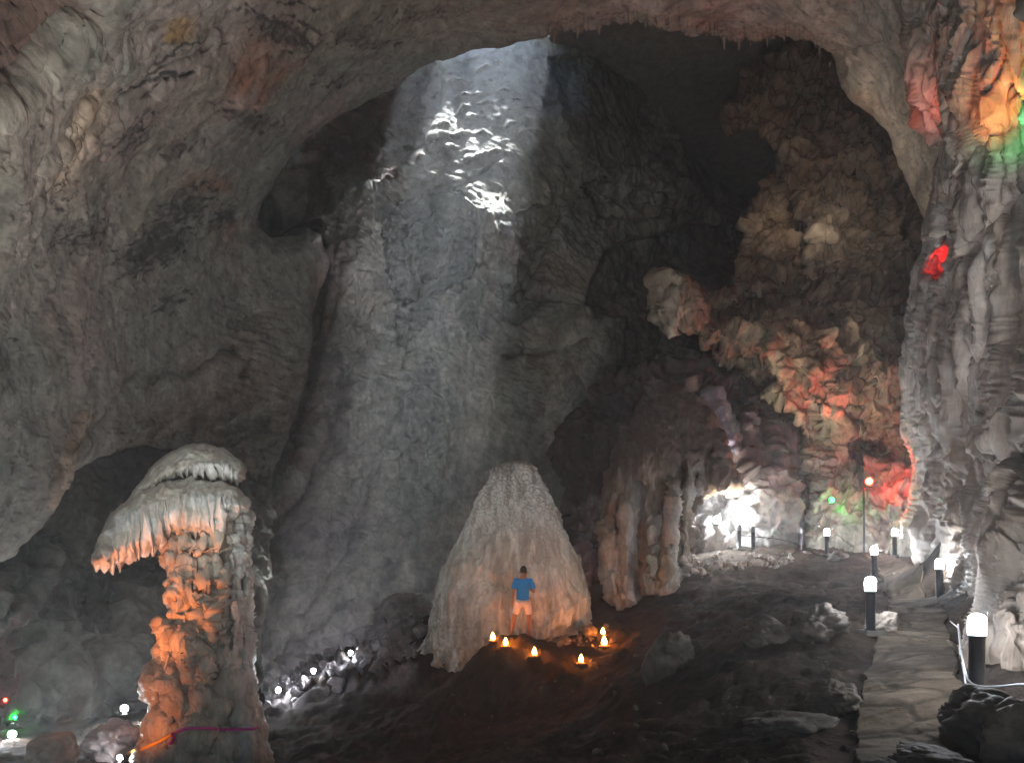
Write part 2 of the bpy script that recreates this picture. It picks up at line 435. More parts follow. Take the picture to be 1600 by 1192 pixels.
def A_col(P, u, v, sd):
    n = fbm(P * F32(.22), 4, 60); n2 = fbm(P * F32(.9), 4, 64); n3 = fbm(P * F32(.4), 4, 67)
    c = GREY * np.ones(P.shape, F32)
    c = mix(c, PINK, (1 - .7 * sm(900, 1200, u)) * sm(-.12, .35, n + .35 * n2 + .25 * np.exp(-((u - 330) / 130) ** 2 - ((v - 140) / 120) ** 2) - .45 * sm(250, 700, v)))
    c = mix(c, GREEN, .7 * sm(0, .4, n3 + .2 * n2))
    c = mix(c, PALE, .75 * (np.exp(-((u - 60) / 130) ** 2 - ((v - 210) / 170) ** 2) + sm(760, 1000, u) * sm(140, 40, v) * (1 - sm(1260, 1330, u)) + .4 * np.exp(-((u - 40) / 80) ** 2 - ((v - 430) / 160) ** 2)) * sm(-.5, .3, n2 + .3))
    w = 14 * n2
    s = sdf_poly(u + w, v + w, [(-700, -300), (120, -60), (165, 5), (150, 45), (110, 55), (70, 110), (20, 165), (-60, 185), (-700, 300)])
    c = mix(c, [.15, .085, .07], .85 * sm(-10, 40, s))
    for x, y, rx, ry, k in [(425, 90, 40, 35, .6), (385, 130, 30, 28, .55), (325, 285, 40, 30, .6), (280, 40, 22, 18, .7), (268, 55, 14, 8, .9), (510, 0, 30, 10, .9), (365, 360, 30, 20, .3), (1110, 15, 30, 20, .6), (1350, 165, 30, 22, .4)]:
        g = np.exp(-((u - x) / rx) ** 2 - ((v - y) / ry) ** 2)
        c = mix(c, RUST if k < .7 else OCHRE, np.clip(k * g * (1.2 + 2 * n2), 0, .85))
    # dripping fin and ribs are creamier
    g = np.exp(-(sdf_line(u, v, [(142, 150), (120, 225), (95, 285)]) / 26) ** 2) + np.exp(-(sdf_line(u, v, [(125, 655), (100, 720), (84, 785)]) / 14) ** 2)
    c = mix(c, [.5, .38, .28], np.clip(.8 * g, 0, 1))
    # brown over the recess at the foot and along the lobe edge
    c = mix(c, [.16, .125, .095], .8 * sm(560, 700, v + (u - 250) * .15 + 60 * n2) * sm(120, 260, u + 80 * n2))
    c = mix(c, BROWN, .7 * np.exp(-(sdf_line(u + w, v + w, [(500, 420), (490, 500), (488, 600), (465, 680)]) / 14) ** 2))
    # black lichen: dashes drawn out along the slope
    S = np.stack([u * .93 - v * .37, u * .37 + v * .93], -1)
    dash = ridged(np.stack([S[..., 0] / 26, S[..., 1] / 7, u * 0 + 4], -1), 3, 70)
    da2 = fbm(np.stack([(u * .8 - v * .6) / 16, (u * .6 + v * .8) / 5, u * 0 + 9], -1), 4, 75)
    reg = np.zeros_like(u)
    for x, y, rx, ry, an, k in [(245, 385, 62, 28, -38, 1.1), (215, 420, 30, 12, -30, .8), (285, 330, 70, 25, -40, .75), (350, 340, 30, 16, -30, .9), (390, 185, 50, 18, 20, .8), (440, 55, 60, 22, 20, .75), (210, 210, 55, 35, -30, .55),
                                (280, 235, 40, 10, -20, .6), (270, 470, 40, 20, -30, .7), (130, 370, 60, 35, -20, .5), (520, 130, 60, 20, 10, .45), (120, 380, 30, 10, -10, .7), (560, 60, 90, 12, 10, .55), (20, 560, 60, 30, -30, .4), (100, 300, 40, 40, 0, .4), (640, 30, 100, 20, 0, .4)]:
        reg = np.maximum(reg, bump(u, v, x, y, rx, ry, k, an))
    blk = sm(.42, .5, da2 * .66 + reg * .74 + .05 * n2) * sm(.12, .25, reg)
    for pts in [[(205, 124), (225, 110), (252, 104), (268, 88), (285, 72), (325, 60)], [(178, 135), (215, 135), (250, 118), (275, 112)], [(218, 155), (240, 135), (262, 126)], [(262, 120), (282, 112), (300, 110)],
                [(395, 22), (420, 35), (450, 45), (480, 60), (498, 58)], [(420, 4), (455, 15), (500, 18)], [(450, 30), (495, 45)]]:
        l = sdf_line(u + 5 * n2, v + 5 * n2, pts)
        blk = np.maximum(blk, sm(3.4, 1.0, l + 4 * np.clip(da2 + .1, -.5, .6)))
    c = mix(c, [.02, .02, .023], .92 * blk)
    c = mix(c, [.1, .095, .09], .5 * sm(.3, .6, reg + .4 * n2))
    sp = fbm(P * F32(4.5), 3, 83)
    c = mix(c, [.07, .06, .055], .6 * sm(.38, .55, sp + .25 * n2))
    return c * (1 + .26 * fbm(P * F32(2.3), 4, 80))[..., None]

def A_jag(u, v):
    k = sm(820, 900, u) * sm(1330, 1290, u)
    n = np.abs(perlin(np.stack([u / 17, u * 0, u * 0], -1), 91)) + .7 * np.abs(perlin(np.stack([u / 7, u * 0 + 5, u * 0], -1), 92))
    return k * (15 * n - 7) * sm(-30, 20, v)

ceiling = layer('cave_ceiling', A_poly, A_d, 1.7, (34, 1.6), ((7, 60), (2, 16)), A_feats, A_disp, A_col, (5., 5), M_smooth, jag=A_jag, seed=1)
tag(ceiling, kind='structure')

# ------------------------------------------------------------------ the great back wall
B_poly = [(300, -60), (1560, -60), (1560, 1000), (300, 1140)]
B_d = [(740, 55, 37.75), (740, 180, 35.7), (740, 300, 33.6), (600, 100, 37.5), (460, 250, 36), (400, 450, 36), (560, 330, 34.5), (900, 60, 38.5), (900, 300, 36), (1000, 250, 38), (660, 500, 34), (800, 500, 33),
       (700, 750, 33.5), (600, 900, 31.5), (500, 800, 32.5), (900, 700, 31), (1000, 500, 34), (600, 1000, 30.5), (420, 920, 30), (430, 1060, 28), (520, 1010, 29.5), (950, 900, 29), (1100, 300, 46), (1100, 150, 52), (1250, 100, 47),
       (1200, 400, 45), (1080, 400, 41), (1400, 200, 40), (1300, 700, 35), (1560, 500, 38), (300, 1100, 27), (1180, 230, 54), (1180, 120, 52)]

def B_feats(u, v, sd, d):
    n = perlin(np.stack([u / 50, v / 50, u * 0 + 2], -1), 105); n2 = perlin(np.stack([u / 17, v / 17, u * 0 + 2], -1), 106); n3 = perlin(np.stack([u / 7, v / 7, u * 0 + 2], -1), 107)
    w = n * 7 + n2 * 4 + n3 * 1.5
    U, W = u + w, v + .8 * n * 7 - n2 * 4
    f = np.zeros_like(u)
    def hollow(pts, a, soft=3., far=40):
        s = sdf_poly(U, W, pts)
        return 1.35 * a * sm(-soft * .5, soft, s) * (.6 + .4 * sm(0, far, s))
    f += hollow([(604, 430), (602, 350), (622, 318), (660, 302), (708, 296), (722, 306), (708, 345), (742, 348), (744, 388), (735, 430), (690, 455), (640, 480), (616, 470)], 2.6)
    f += hollow([(806, 335), (848, 318), (870, 312), (884, 335), (866, 380), (846, 425), (806, 470), (784, 470), (806, 420)], 1.5)
    f += hollow([(856, 306), (880, 330), (905, 335), (912, 316), (880, 298)], .8)
    f += hollow([(915, 480), (922, 440), (945, 395), (985, 372), (1030, 365), (1080, 345), (1150, 350), (1180, 480), (1150, 560), (1010, 600), (975, 560), (980, 500), (930, 495)], 4.5, 3, 70)
    f += hollow([(912, 292), (945, 282), (1000, 285), (1050, 300), (1045, 345), (985, 350), (930, 338)], 1.4)
    f += hollow([(776, 500), (780, 440), (812, 432), (828, 455), (860, 462), (842, 490), (810, 512)], 1.4)
    f += hollow([(612, 540), (618, 480), (640, 470), (650, 500), (640, 560)], .7)
    f += hollow([(1030, -40), (1045, 40), (1035, 120), (1062, 230), (1110, 320), (1160, 330), (1240, 300), (1330, 80), (1330, -60)], 5, 5, 60)
    f += hollow([(860, 90), (1040, 40), (1060, 180), (1040, 260), (960, 270), (900, 220)], .9, 12, 60)
    # left facets and ribs
    f += hollow([(420, 280), (470, 220), (560, 160), (680, 90), (700, 120), (672, 230), (600, 290), (545, 300), (515, 330), (480, 335), (400, 400)], .9, 6, 50)
    f += hollow([(395, 400), (500, 340), (500, 380), (520, 420), (500, 520), (470, 700), (400, 800)], 1.2, 5, 40)
    for (x, y, rx, ry, a, g, p) in [(915, 555, 52, 78, -1.7, 20, 'dome'), (945, 520, 28, 40, -.9, 0, 2), (890, 600, 34, 40, -.7, 0, 2), (660, 540, 46, 46, -1.0, 0, 2), (745, 320, 45, 30, -.8, 40, 2), (775, 360, 34, 48, -1.3, 10, 2),
                                    (640, 430, 30, 50, .3, 0, 2), (700, 440, 60, 50, -.7, 0, 2), (560, 420, 36, 110, -1.0, 5, 2), (590, 600, 60, 110, -.6, 10, 2), (730, 600, 110, 90, -.8, -20, 2), (1000, 150, 50, 90, -1.8, 0, 2), (920, 160, 40, 70, -1.5, 10, 2), (1080, 280, 60, 50, -3, 0, 2),
                                    (960, 240, 60, 30, -.9, -15, 2), (520, 260, 40, 60, -.7, 20, 2), (640, 170, 40, 60, -.8, 10, 2), (470, 880, 40, 90, -.8, 15, 2), (560, 830, 60, 60, .5, 0, 2), (880, 780, 60, 120, -.8, 0, 2), (800, 420, 40, 40, -.5, 0, 2)]:
        f += bump(U, W, x, y, rx, ry, a, g, p)
    for pts, wd, a in [([(560, 300), (600, 250), (660, 235), (700, 250)], 8, .4), ([(700, 300), (740, 280), (790, 250)], 3, .35), ([(470, 960), (540, 870), (570, 780), (600, 700)], 7, .5), ([(410, 1050), (450, 1000), (560, 930)], 6, .4), ([(530, 560), (520, 660), (480, 760), (420, 850)], 9, .6),
                       ([(640, 640), (560, 760), (520, 850)], 8, -.4), ([(960, 480), (920, 530), (850, 550), (790, 560)], 5, .5)]:
        f += a * np.exp(-(sdf_line(U, W, pts) / wd) ** 2)
    # bedding ledges under the skylight
    k = np.exp(-(((u - 735) / 75) ** 2)) * sm(40, 80, v) * sm(330, 240, v) + .35 * np.exp(-((u - 600) / 60) ** 2 - ((v - 270) / 30) ** 2)
    ph = (v + .22 * (u - 735) + 16 * n + 7 * n2 + 2.5 * n3) / 20.
    saw = ph - np.floor(ph)
    f -= k * .36 * np.exp(-((saw - .5) / .16) ** 2) * np.clip(.35 + 1.5 * n2 + .8 * n, 0, 1)
    return f

def B_disp(P, N, u, v, sd):
    Q = warp(P, .22, 1.6, 113)
    h = .4 * fbm(Q * F32(.2), 3, 112)
    S = Q @ np.array([[.8, .3, .45], [-.3, .95, .0], [-.5, -.1, .85]], F32)
    k = sm(-.25, .25, fbm(P * F32(.16), 2, 120))
    h += .11 * (ridged(V3(S, .35, 1.0, 1.0), 4, 121) - .6) * (.25 + k)
    h += .1 * (billow(V3(Q, .75, .75, .75), 3, 130) - .4)
    h += .16 * ridged(V3(Q, 1.1, 1.1, .3), 3, 126) * sm(880, 960, u)
    lob = sm(70, 30, np.hypot((u - 915) / .8, v - 560))
    f1, f2 = worley(V3(Q, .9, .9, .7), 7)
    h += lob * .5 * (.6 - f1) - .06 * sm(.12, 0., f2 - f1) * (1 - lob)
    h += .035 * fbm(P * F32(2.6), 3, 140) + .03 * ridged(V3(S, 1.2, 4, 4), 3, 141)
    return h * (1 - .65 * np.exp(-((u - 740) / 80) ** 2) * sm(320, 260, v))

def B_col(P, u, v, sd):
    n = fbm(P * F32(.16), 4, 150); n2 = fbm(P * F32(.6), 4, 154); n3 = fbm(V3(P, .5, .5, .15), 4, 158)
    c = np.array([.255, .275, .25], F32) * np.ones(P.shape, F32)
    c = mix(c, [.37, .3, .275], .8 * sm(640, 500, u + 60 * n) * sm(300, 380, v))
    c = mix(c, [.38, .36, .28], .7 * sm(-.1, .4, n))
    c = mix(c, [.26, .22, .19], .4 * sm(0, .45, n3))
    c = mix(c, [.2, .13, .11], .85 * sm(-10, 12, sdf_poly(u + 25 * n2, v + 25 * n2, [(400, 400), (420, 280), (470, 220), (560, 160), (670, 95), (690, 130), (672, 230), (600, 290), (545, 300), (500, 335)])))
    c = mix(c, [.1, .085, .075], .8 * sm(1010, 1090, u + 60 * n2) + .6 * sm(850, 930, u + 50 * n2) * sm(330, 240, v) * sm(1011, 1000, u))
    c = mix(c, [.33, .3, .33], .6 * sm(620, 540, u) * sm(760, 860, v))
    c = mix(c, BROWN, .8 * np.exp(-(sdf_line(u + 20 * n2, v + 20 * n2, [(505, 460), (490, 560), (470, 680), (425, 800), (410, 900)]) / 22) ** 2))
    c = mix(c, [.06, .055, .055], .35 * sm(.1, .5, n2))
    c = mix(c, [.2, .2, .2], .6 * np.exp(-((u - 740) / 85) ** 2) * sm(320, 260, v))  # darker patch under the skylight, painted to tame the sun's glare
    c = mix(c, [.5, .5, .44], .5 * sm(.12, .3, fbm(V3(P, .35, .35, .12), 4, 171)) * sm(240, 320, v))      # pale mineral streaks
    return c * (1 + .22 * fbm(P * F32(1.7), 3, 160))[..., None]

wall = layer('cave_wall', B_poly, B_d, 1.7, (4, .2), (), B_feats, B_disp, B_col, None, M_rough, seed=2)
tag(wall, kind='structure')

# ------------------------------------------------------------------ wall of the pit, low on the left
C_poly = [(-700, 600), (300, 620), (420, 640), (425, 740), (418, 900), (408, 1000), (405, 1060), (400, 1110), (430, 1300), (-700, 1300)]
C_d = [(-700, 900, 9), (0, 880, 20), (0, 1100, 17.5), (120, 1120, 18.5), (150, 960, 21), (250, 800, 27), (400, 720, 30), (420, 900, 26), (300, 1000, 22), (400, 1060, 22), (250, 1120, 20), (-700, 1300, 8), (100, 800, 23), (400, 1250, 21)]
def C_feats(u, v, sd, d):
    n = perlin(np.stack([u / 40, v / 40, u * 0 + 7], -1), 205); n2 = perlin(np.stack([u / 15, v / 15, u * 0 + 7], -1), 206)
    U, W = u + n * 9 + n2 * 4, v + n * 7 - n2 * 4
    f = np.zeros_like(u)
    s = sdf_poly(U, W, [(-300, 1120), (0, 1003), (45, 965), (92, 900), (100, 850), (60, 860), (0, 905), (-300, 1000)])
    f -= 2.2 * sm(-3, 14, s)
    f += 2.4 * sm(-4, 8, sdf_poly(U, W, [(105, 880), (180, 880), (260, 870), (260, 930), (190, 910), (185, 990), (120, 985), (108, 930)]))
    f += 1.2 * sm(-4, 8, sdf_poly(U, W, [(0, 880), (70, 850), (90, 880), (40, 950), (0, 970)]))
    for (x, y, rx, ry, a, g, p) in [(110, 1060, 45, 60, -1.2, 0, 2), (60, 1060, 40, 70, -.8, 0, 2), (200, 960, 30, 70, -.7, 0, 2), (190, 1050, 40, 50, -.8, 0, 2), (340, 900, 40, 80, -.8, 0, 2), (110, 930, 10, 60, -.8, 5, 2), (330, 760, 60, 30, -1.5, 0, 2), (230, 760, 60, 30, -1.2, 20, 2)]:
        f += bump(U, W, x, y, rx, ry, a, g, p)
    f += .7 * np.exp(-(sdf_line(U, W, [(150, 1090), (155, 1060), (145, 1030), (120, 1010)]) / 5) ** 2)
    f += .5 * np.exp(-(sdf_line(U, W, [(120, 990), (170, 992), (200, 1000)]) / 4) ** 2)
    return f
def C_disp(P, N, u, v, sd):
    Q = warp(P, .4, .8, 213)
    h = .4 * fbm(Q * F32(.3), 4, 212) + .3 * (billow(Q * F32(.8), 4, 215) - .4)
    k = sm(160, 40, u + 60 * perlin(P * F32(.5), 219)) * sm(960, 1000, v)
    h += .22 * k * ridged(V3(Q, 2.2, 2.2, .35), 3, 220) + .12 * ridged(V3(Q, 1.3, 1.3, .25), 3, 226) * (1 - k)
    h += .05 * fbm(P * F32(3.2), 3, 230)
    return h
def C_col(P, u, v, sd):
    n = fbm(P * F32(.3), 4, 250); n2 = fbm(V3(P, .9, .9, .3), 4, 254)
    c = np.array([.22, .22, .18], F32) * np.ones(P.shape, F32)
    c = mix(c, [.36, .37, .33], .8 * sm(-.1, .3, n + .3 * n2))
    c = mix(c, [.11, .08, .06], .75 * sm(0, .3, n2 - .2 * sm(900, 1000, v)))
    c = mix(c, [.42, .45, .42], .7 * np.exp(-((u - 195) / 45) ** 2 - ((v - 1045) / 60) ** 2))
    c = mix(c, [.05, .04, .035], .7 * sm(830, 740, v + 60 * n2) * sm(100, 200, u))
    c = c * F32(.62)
    return c * (1 + .2 * fbm(P * F32(2.), 3, 260))[..., None]
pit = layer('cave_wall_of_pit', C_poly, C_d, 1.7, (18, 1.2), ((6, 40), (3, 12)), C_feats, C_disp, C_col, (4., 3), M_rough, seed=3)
tag(pit, kind='structure')

# ------------------------------------------------------------------ dark rock bank behind the curtain column
K_poly = [(870, 700), (900, 650), (950, 600), (1000, 575), (1060, 565), (1120, 575), (1180, 600), (1230, 630), (1320, 640), (1320, 900), (900, 990), (885, 880), (880, 780)]
K_d = [(880, 700, 30), (960, 620, 29), (1060, 580, 28.5), (1180, 620, 28), (1230, 700, 27), (1220, 850, 25.5), (1120, 840, 25), (1000, 860, 26), (900, 930, 24.5), (1320, 860, 25.5), (1300, 650, 29)]
def K_feats(u, v, sd, d):
    n = perlin(np.stack([u / 34, v / 34, u * 0 + 3], -1), 305); n2 = perlin(np.stack([u / 12, v / 12, u * 0 + 3], -1), 306)
    U, W = u + n * 7 + n2 * 3, v + n * 6 - n2 * 3
    f = 1.7 * sm(-3, 14, sdf_poly(U, W, [(1095, 600), (1160, 610), (1195, 640), (1215, 730), (1180, 750), (1140, 690), (1128, 650)]))
    f += bump(U, W, 1128, 655, 17, 60, -2.6, -22, 'dome') + bump(U, W, 1172, 700, 30, 60, -2.2, -20) + bump(U, W, 1170, 650, 12, 35, -1.4, 0)
    f += bump(U, W, 960, 680, 40, 40, -1.2) + bump(U, W, 1220, 780, 30, 70, -1.0, 0) + bump(U, W, 1180, 790, 30, 40, -.9)
    f += 2.2 * sm(-3, 14, sdf_poly(U, W, [(905, 850), (940, 820), (940, 930), (915, 925)]))
    f += bump(U, W, 1128, 810, 40, 36, .5)
    return f
def K_disp(P, N, u, v, sd):
    Q = warp(P, .4, .9, 313)
    h = .45 * fbm(Q * F32(.35), 4, 312) + .3 * (billow(Q * F32(.9), 4, 315) - .4) + .18 * ridged(V3(Q, 1.2, 1.2, .25), 3, 320)
    return h + .06 * fbm(P * F32(3.), 3, 330)
def K_col(P, u, v, sd):
    n = fbm(P * F32(.4), 4, 350); n2 = fbm(V3(P, 1., 1., .3), 4, 354)
    c = np.array([.13, .1, .1], F32) * np.ones(P.shape, F32)
    c = mix(c, [.26, .22, .2], .8 * sm(-.1, .4, n) * sm(690, 790, v))
    c = mix(c, [.07, .055, .06], .6 * sm(0, .4, n2))
    c = mix(c, [.42, .37, .43], np.exp(-(sdf_line(u, v, [(1118, 628), (1138, 690)]) / 15) ** 2))  # lilac light on the knob, painted into its colour
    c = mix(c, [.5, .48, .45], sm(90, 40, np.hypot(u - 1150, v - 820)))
    return c * (1 + .22 * fbm(P * F32(2.), 3, 360))[..., None]
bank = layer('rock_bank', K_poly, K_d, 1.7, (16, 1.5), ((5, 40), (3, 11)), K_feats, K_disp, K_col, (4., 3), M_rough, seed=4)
tag(bank, 'dark rock bank between the curtain column and the red lit crag, white knob on it', 'rock bank')

# ------------------------------------------------------------------ craggy mass on the middle right
D_poly = [(1190, 92), (1162, 110), (1150, 150), (1125, 165), (1120, 192), (1135, 212), (1162, 206), (1200, 206), (1210, 240), (1212, 280), (1190, 302), (1172, 320), (1160, 338), (1160, 372), (1150, 420), (1148, 446), (1110, 455),
          (1072, 442), (1045, 432), (1022, 440), (1017, 470), (1022, 497), (1045, 512), (1070, 520), (1092, 522), (1104, 545), (1118, 560), (1150, 572), (1172, 600), (1192, 622), (1215, 645), (1240, 648), (1252, 680), (1258, 740), (1256, 800),
          (1260, 840), (1260, 910), (1560, 910), (1560, 330), (1460, 340), (1430, 280), (1400, 210), (1350, 150), (1310, 85), (1250, 66)]
D_d = [(1190, 150, 33), (1300, 150, 34), (1130, 185, 32.5), (1200, 270, 31.5), (1400, 300, 31), (1170, 400, 28.5), (1300, 350, 29), (1400, 500, 27.5), (1050, 475, 26), (1120, 530, 26.5), (1250, 540, 25.5), (1320, 560, 25.5), (1300, 640, 26), (1350, 720, 26.3),
       (1280, 780, 25.2), (1400, 790, 24), (1350, 860, 24), (1200, 600, 27), (1450, 600, 25), (1560, 600, 25), (1560, 330, 30), (1270, 880, 24.5), (1440, 880, 23)]
def D_feats(u, v, sd, d):
    n = perlin(np.stack([u / 30, v / 30, u * 0 + 5], -1), 405); n2 = perlin(np.stack([u / 11, v / 11, u * 0 + 5], -1), 406)
    U, W = u + n * 6 + n2 * 3, v + n * 6 - n2 * 3
    f = np.zeros_like(u)
    def hol(pts, a, soft=5):
        return a * sm(-soft * .5, soft, sdf_poly(U, W, pts))
    f += hol([(1190, 455), (1240, 440), (1300, 470), (1320, 500), (1270, 520), (1240, 490), (1200, 480), (1150, 490), (1130, 480)], 1.6)
    f += hol([(1280, 430), (1310, 455), (1320, 480), (1300, 470)], 1.4)
    f += hol([(1318, 700), (1345, 682), (1375, 690), (1395, 705), (1380, 725), (1345, 728)], 2.2)
    f += hol([(1310, 640), (1370, 650), (1380, 665), (1330, 672)], .8)
    f += hol([(1390, 240), (1410, 260), (1430, 330), (1420, 400), (1395, 340)], 1.6)
    f += hol([(1215, 300), (1240, 300), (1262, 360), (1265, 430), (1245, 430), (1238, 370)], 1.3)
    f += hol([(1195, 610), (1240, 640), (1256, 690), (1258, 780), (1228, 790), (1215, 720)], 1.5)
    f += hol([(1110, 555), (1160, 545), (1200, 560), (1220, 600), (1190, 615), (1150, 580)], 1.2)
    for (x, y, rx, ry, a, g, p) in [(1290, 345, 34, 34, -1.6, 0, 'dome'), (1300, 385, 36, 46, -1.4, -10, 'dome'), (1350, 360, 40, 60, -1.1, 0, 2), (1200, 370, 42, 62, -1.4, 8, 'dome'), (1185, 330, 22, 26, -.9, 0, 2), (1265, 235, 48, 42, -1.5, 0, 'dome'), (1255, 215, 26, 24, -.8, 0, 2),
                                    (1150, 180, 34, 24, -1.2, 0, 2), (1215, 140, 40, 40, -1.3, 0, 2), (1330, 230, 40, 40, -1.2, 0, 'dome'), (1050, 470, 32, 34, -1.6, 10, 'dome'), (1095, 485, 28, 30, -.9, 0, 2), (1150, 525, 48, 26, -1.5, 10, 'dome'), (1235, 520, 60, 22, -1.0, 10, 2),
                                    (1280, 590, 24, 30, -1.2, 0, 'dome'), (1320, 612, 34, 18, -1.2, 0, 'dome'), (1310, 655, 38, 24, -1.3, 0, 'dome'), (1230, 580, 40, 30, -.9, 20, 2), (1390, 560, 40, 50, -.8, 0, 2), (1370, 480, 40, 40, -.8, 0, 2), (1280, 760, 24, 60, -.9, -8, 2), (1390, 770, 30, 50, -.8, 0, 2),
                                    (1330, 800, 36, 40, -.6, 0, 2), (1180, 400, 14, 40, .6, 0, 2), (1350, 300, 30, 40, -.9, 20, 2), (1240, 640, 34, 22, -1, 20, 2)]:
        f += bump(U, W, x, y, rx, ry, a * .5, g, p)
    return f
def D_disp(P, N, u, v, sd):
    Q = warp(P, .7, .6, 413)
    h = .4 * fbm(Q * F32(.4), 4, 412)
    f1, f2 = worley(V3(Q, .9, .9, .75), 15)
    h += .2 * (.55 - f1) - .1 * sm(.12, 0, f2 - f1) + .3 * (ridged(warp(P, .5, .8, 441) * F32(.45), 3, 440) - .5)
    f1, f2 = worley(V3(warp(P, 1.6, .35, 417), 1.9, 1.9, 1.1), 16)
    h += .08 * (.5 - f1) - .06 * sm(.1, 0, f2 - f1)
    h += .3 * (ridged(V3(Q, .8, .8, .45), 5, 420) - .5)
    h += .06 * ridged(V3(Q, 3., 3., 2.), 3, 424)
    return h + .05 * fbm(P * F32(4.), 3, 430)
def D_col(P, u, v, sd):
    n = fbm(P * F32(.4), 4, 450); n2 = fbm(V3(P, 1.2, 1.2, .5), 4, 454)
    c = np.array([.17, .115, .075], F32) * np.ones(P.shape, F32)
    c = mix(c, [.32, .25, .18], .75 * sm(-.1, .4, n + .4 * sm(300, 340, v)))
    c = mix(c, [.09, .055, .035], .7 * sm(.0, .35, n2) )
    c = mix(c, [.3, .3, .2], .6 * sm(0, .3, n) * sm(480, 530, v))
    c = mix(c, [.13, .085, .06], .6 * sm(330, 180, v + 50 * n2))
    c = mix(c, [.42, .38, .3], .8 * np.exp(-((u - 1050) / 35) ** 2 - ((v - 470) / 40) ** 2) + .6 * np.exp(-((u - 1295) / 40) ** 2 - ((v - 360) / 45) ** 2))
    c = mix(c, [.36, .33, .28], .7 * sm(680, 760, v + 30 * n2))
    f1, f2 = worley(V3(warp(P, 1.2, .5, 471), 1.3, 1.3, .9), 28)
    c = mix(c, [.04, .028, .02], .8 * sm(.09, .01, f2 - f1) * sm(-.3, .2, n2 + .1))
    return c * (1 + .25 * fbm(P * F32(2.4), 3, 460))[..., None]
crag = layer('rock_crag', D_poly, D_d, 1.6, (12, 1.1), ((5, 30), (3, 10)), D_feats, D_disp, D_col, (3.5, 3), M_rough, seed=5)
tag(crag, 'brown craggy rock mass with jutting knobs, glowing red in its lower folds', 'rock crag')

# ------------------------------------------------------------------ flowstone wall close on the right
E_poly = [(1418, -300), (1408, 60), (1414, 120), (1428, 178), (1452, 205), (1468, 222), (1462, 270), (1446, 330), (1440, 390), (1425, 440), (1418, 480), (1412, 560), (1412, 640), (1420, 700), (1430, 740), (1418, 790), (1406, 830), (1392, 852),
          (1405, 880), (1450, 915), (1490, 955), (1506, 990), (1516, 1050), (1540, 1100), (1600, 1160), (2300, 1500), (2300, -600), (1418, -600)]
E_d = [(1420, 60, 15.5), (1420, 200, 17), (1440, 400, 18.5), (1415, 600, 20), (1410, 850, 21.5), (1450, 912, 17), (1480, 940, 14), (1500, 700, 14.5), (1560, 720, 10.5), (1560, 900, 8.8), (1560, 1080, 7.4), (1700, 1100, 5.6), (1600, 0, 10.5), (1600, 400, 10.3),
       (1720, 700, 6.5), (2300, 500, 2.6), (2300, -500, 3), (1500, 400, 15), (1500, 0, 14), (1520, 1040, 8.2), (1500, -500, 11), (2300, 1400, 2.4)]
def E_feats(u, v, sd, d):
    n = perlin(np.stack([u / 30, v / 45, u * 0 + 6], -1), 505); n2 = perlin(np.stack([u / 11, v / 16, u * 0 + 6], -1), 506)
    U, W = u + n * 6 + n2 * .8, v + n * 8
    f = np.zeros_like(u)
    def hol(pts, a, soft=5):
        return a * sm(-soft * .5, soft, sdf_poly(U, W, pts))
    # shadowed alcove, low
    f += hol([(1497, 980), (1500, 880), (1500, 760), (1515, 715), (1555, 690), (1640, 672), (1700, 800), (1700, 1150), (1560, 1110), (1520, 1060)], 1.0, 20)
    f += bump(U, W, 1562, 930, 40, 130, -.9, 0) + bump(U, W, 1545, 760, 25, 60, .8, 20)
    # little red window
    s = sdf_poly(u + n2 * 1, v + n2 * 2, [(1473, 366), (1480, 362), (1488, 372), (1486, 400), (1477, 430), (1459, 439), (1451, 432), (1449, 420), (1458, 398), (1468, 380)])
    f += 1.5 * sm(-1, 4, s)
    f -= .18 * np.exp(-((s + 6) / 6) ** 2)
    # big drapes
    for pts, wd, a in [([(1480, 215), (1462, 330), (1478, 355), (1500, 300), (1540, 230), (1600, 190)], 7, .35), ([(1530, 250), (1520, 320), (1500, 360), (1495, 450), (1480, 560)], 6, .35), ([(1600, 310), (1560, 350), (1520, 420), (1500, 520), (1490, 640)], 8, .4),
                       ([(1470, 100), (1478, 160), (1472, 215)], 6, .4), ([(1505, 60), (1500, 130), (1520, 180)], 6, .35), ([(1600, 520), (1560, 560), (1545, 640)], 7, .35), ([(1455, 470), (1448, 560), (1455, 660)], 6, .35), ([(1450, 700), (1440, 780), (1420, 850)], 7, .4), ([(1480, 720), (1470, 820), (1480, 900)], 7, .45),
                       ([(1520, -40), (1540, 60), (1570, 120), (1620, 150)], 9, .6)]:
        f += .5 * a * np.exp(-(sdf_line(U, W, pts) / wd) ** 2)
    for (x, y, rx, ry, a, g) in [(1445, 130, 26, 80, -.5, 0), (1490, 290, 28, 80, -.6, 8), (1560, 170, 40, 50, -.7, 0), (1480, 330, 40, 40, -.3, 0), (1550, 420, 30, 90, -.5, 8), (1520, 560, 26, 100, -.5, 5), (1585, 600, 24, 90, -.5, 5), (1450, 620, 22, 110, -.6, 0), (1430, 820, 30, 40, -.8, 20), (1570, 300, 40, 60, -.4, 0), (1470, 480, 20, 70, -.4, 0)]:
        f += bump(U, W, x, y, rx, ry, a, g)
    return f
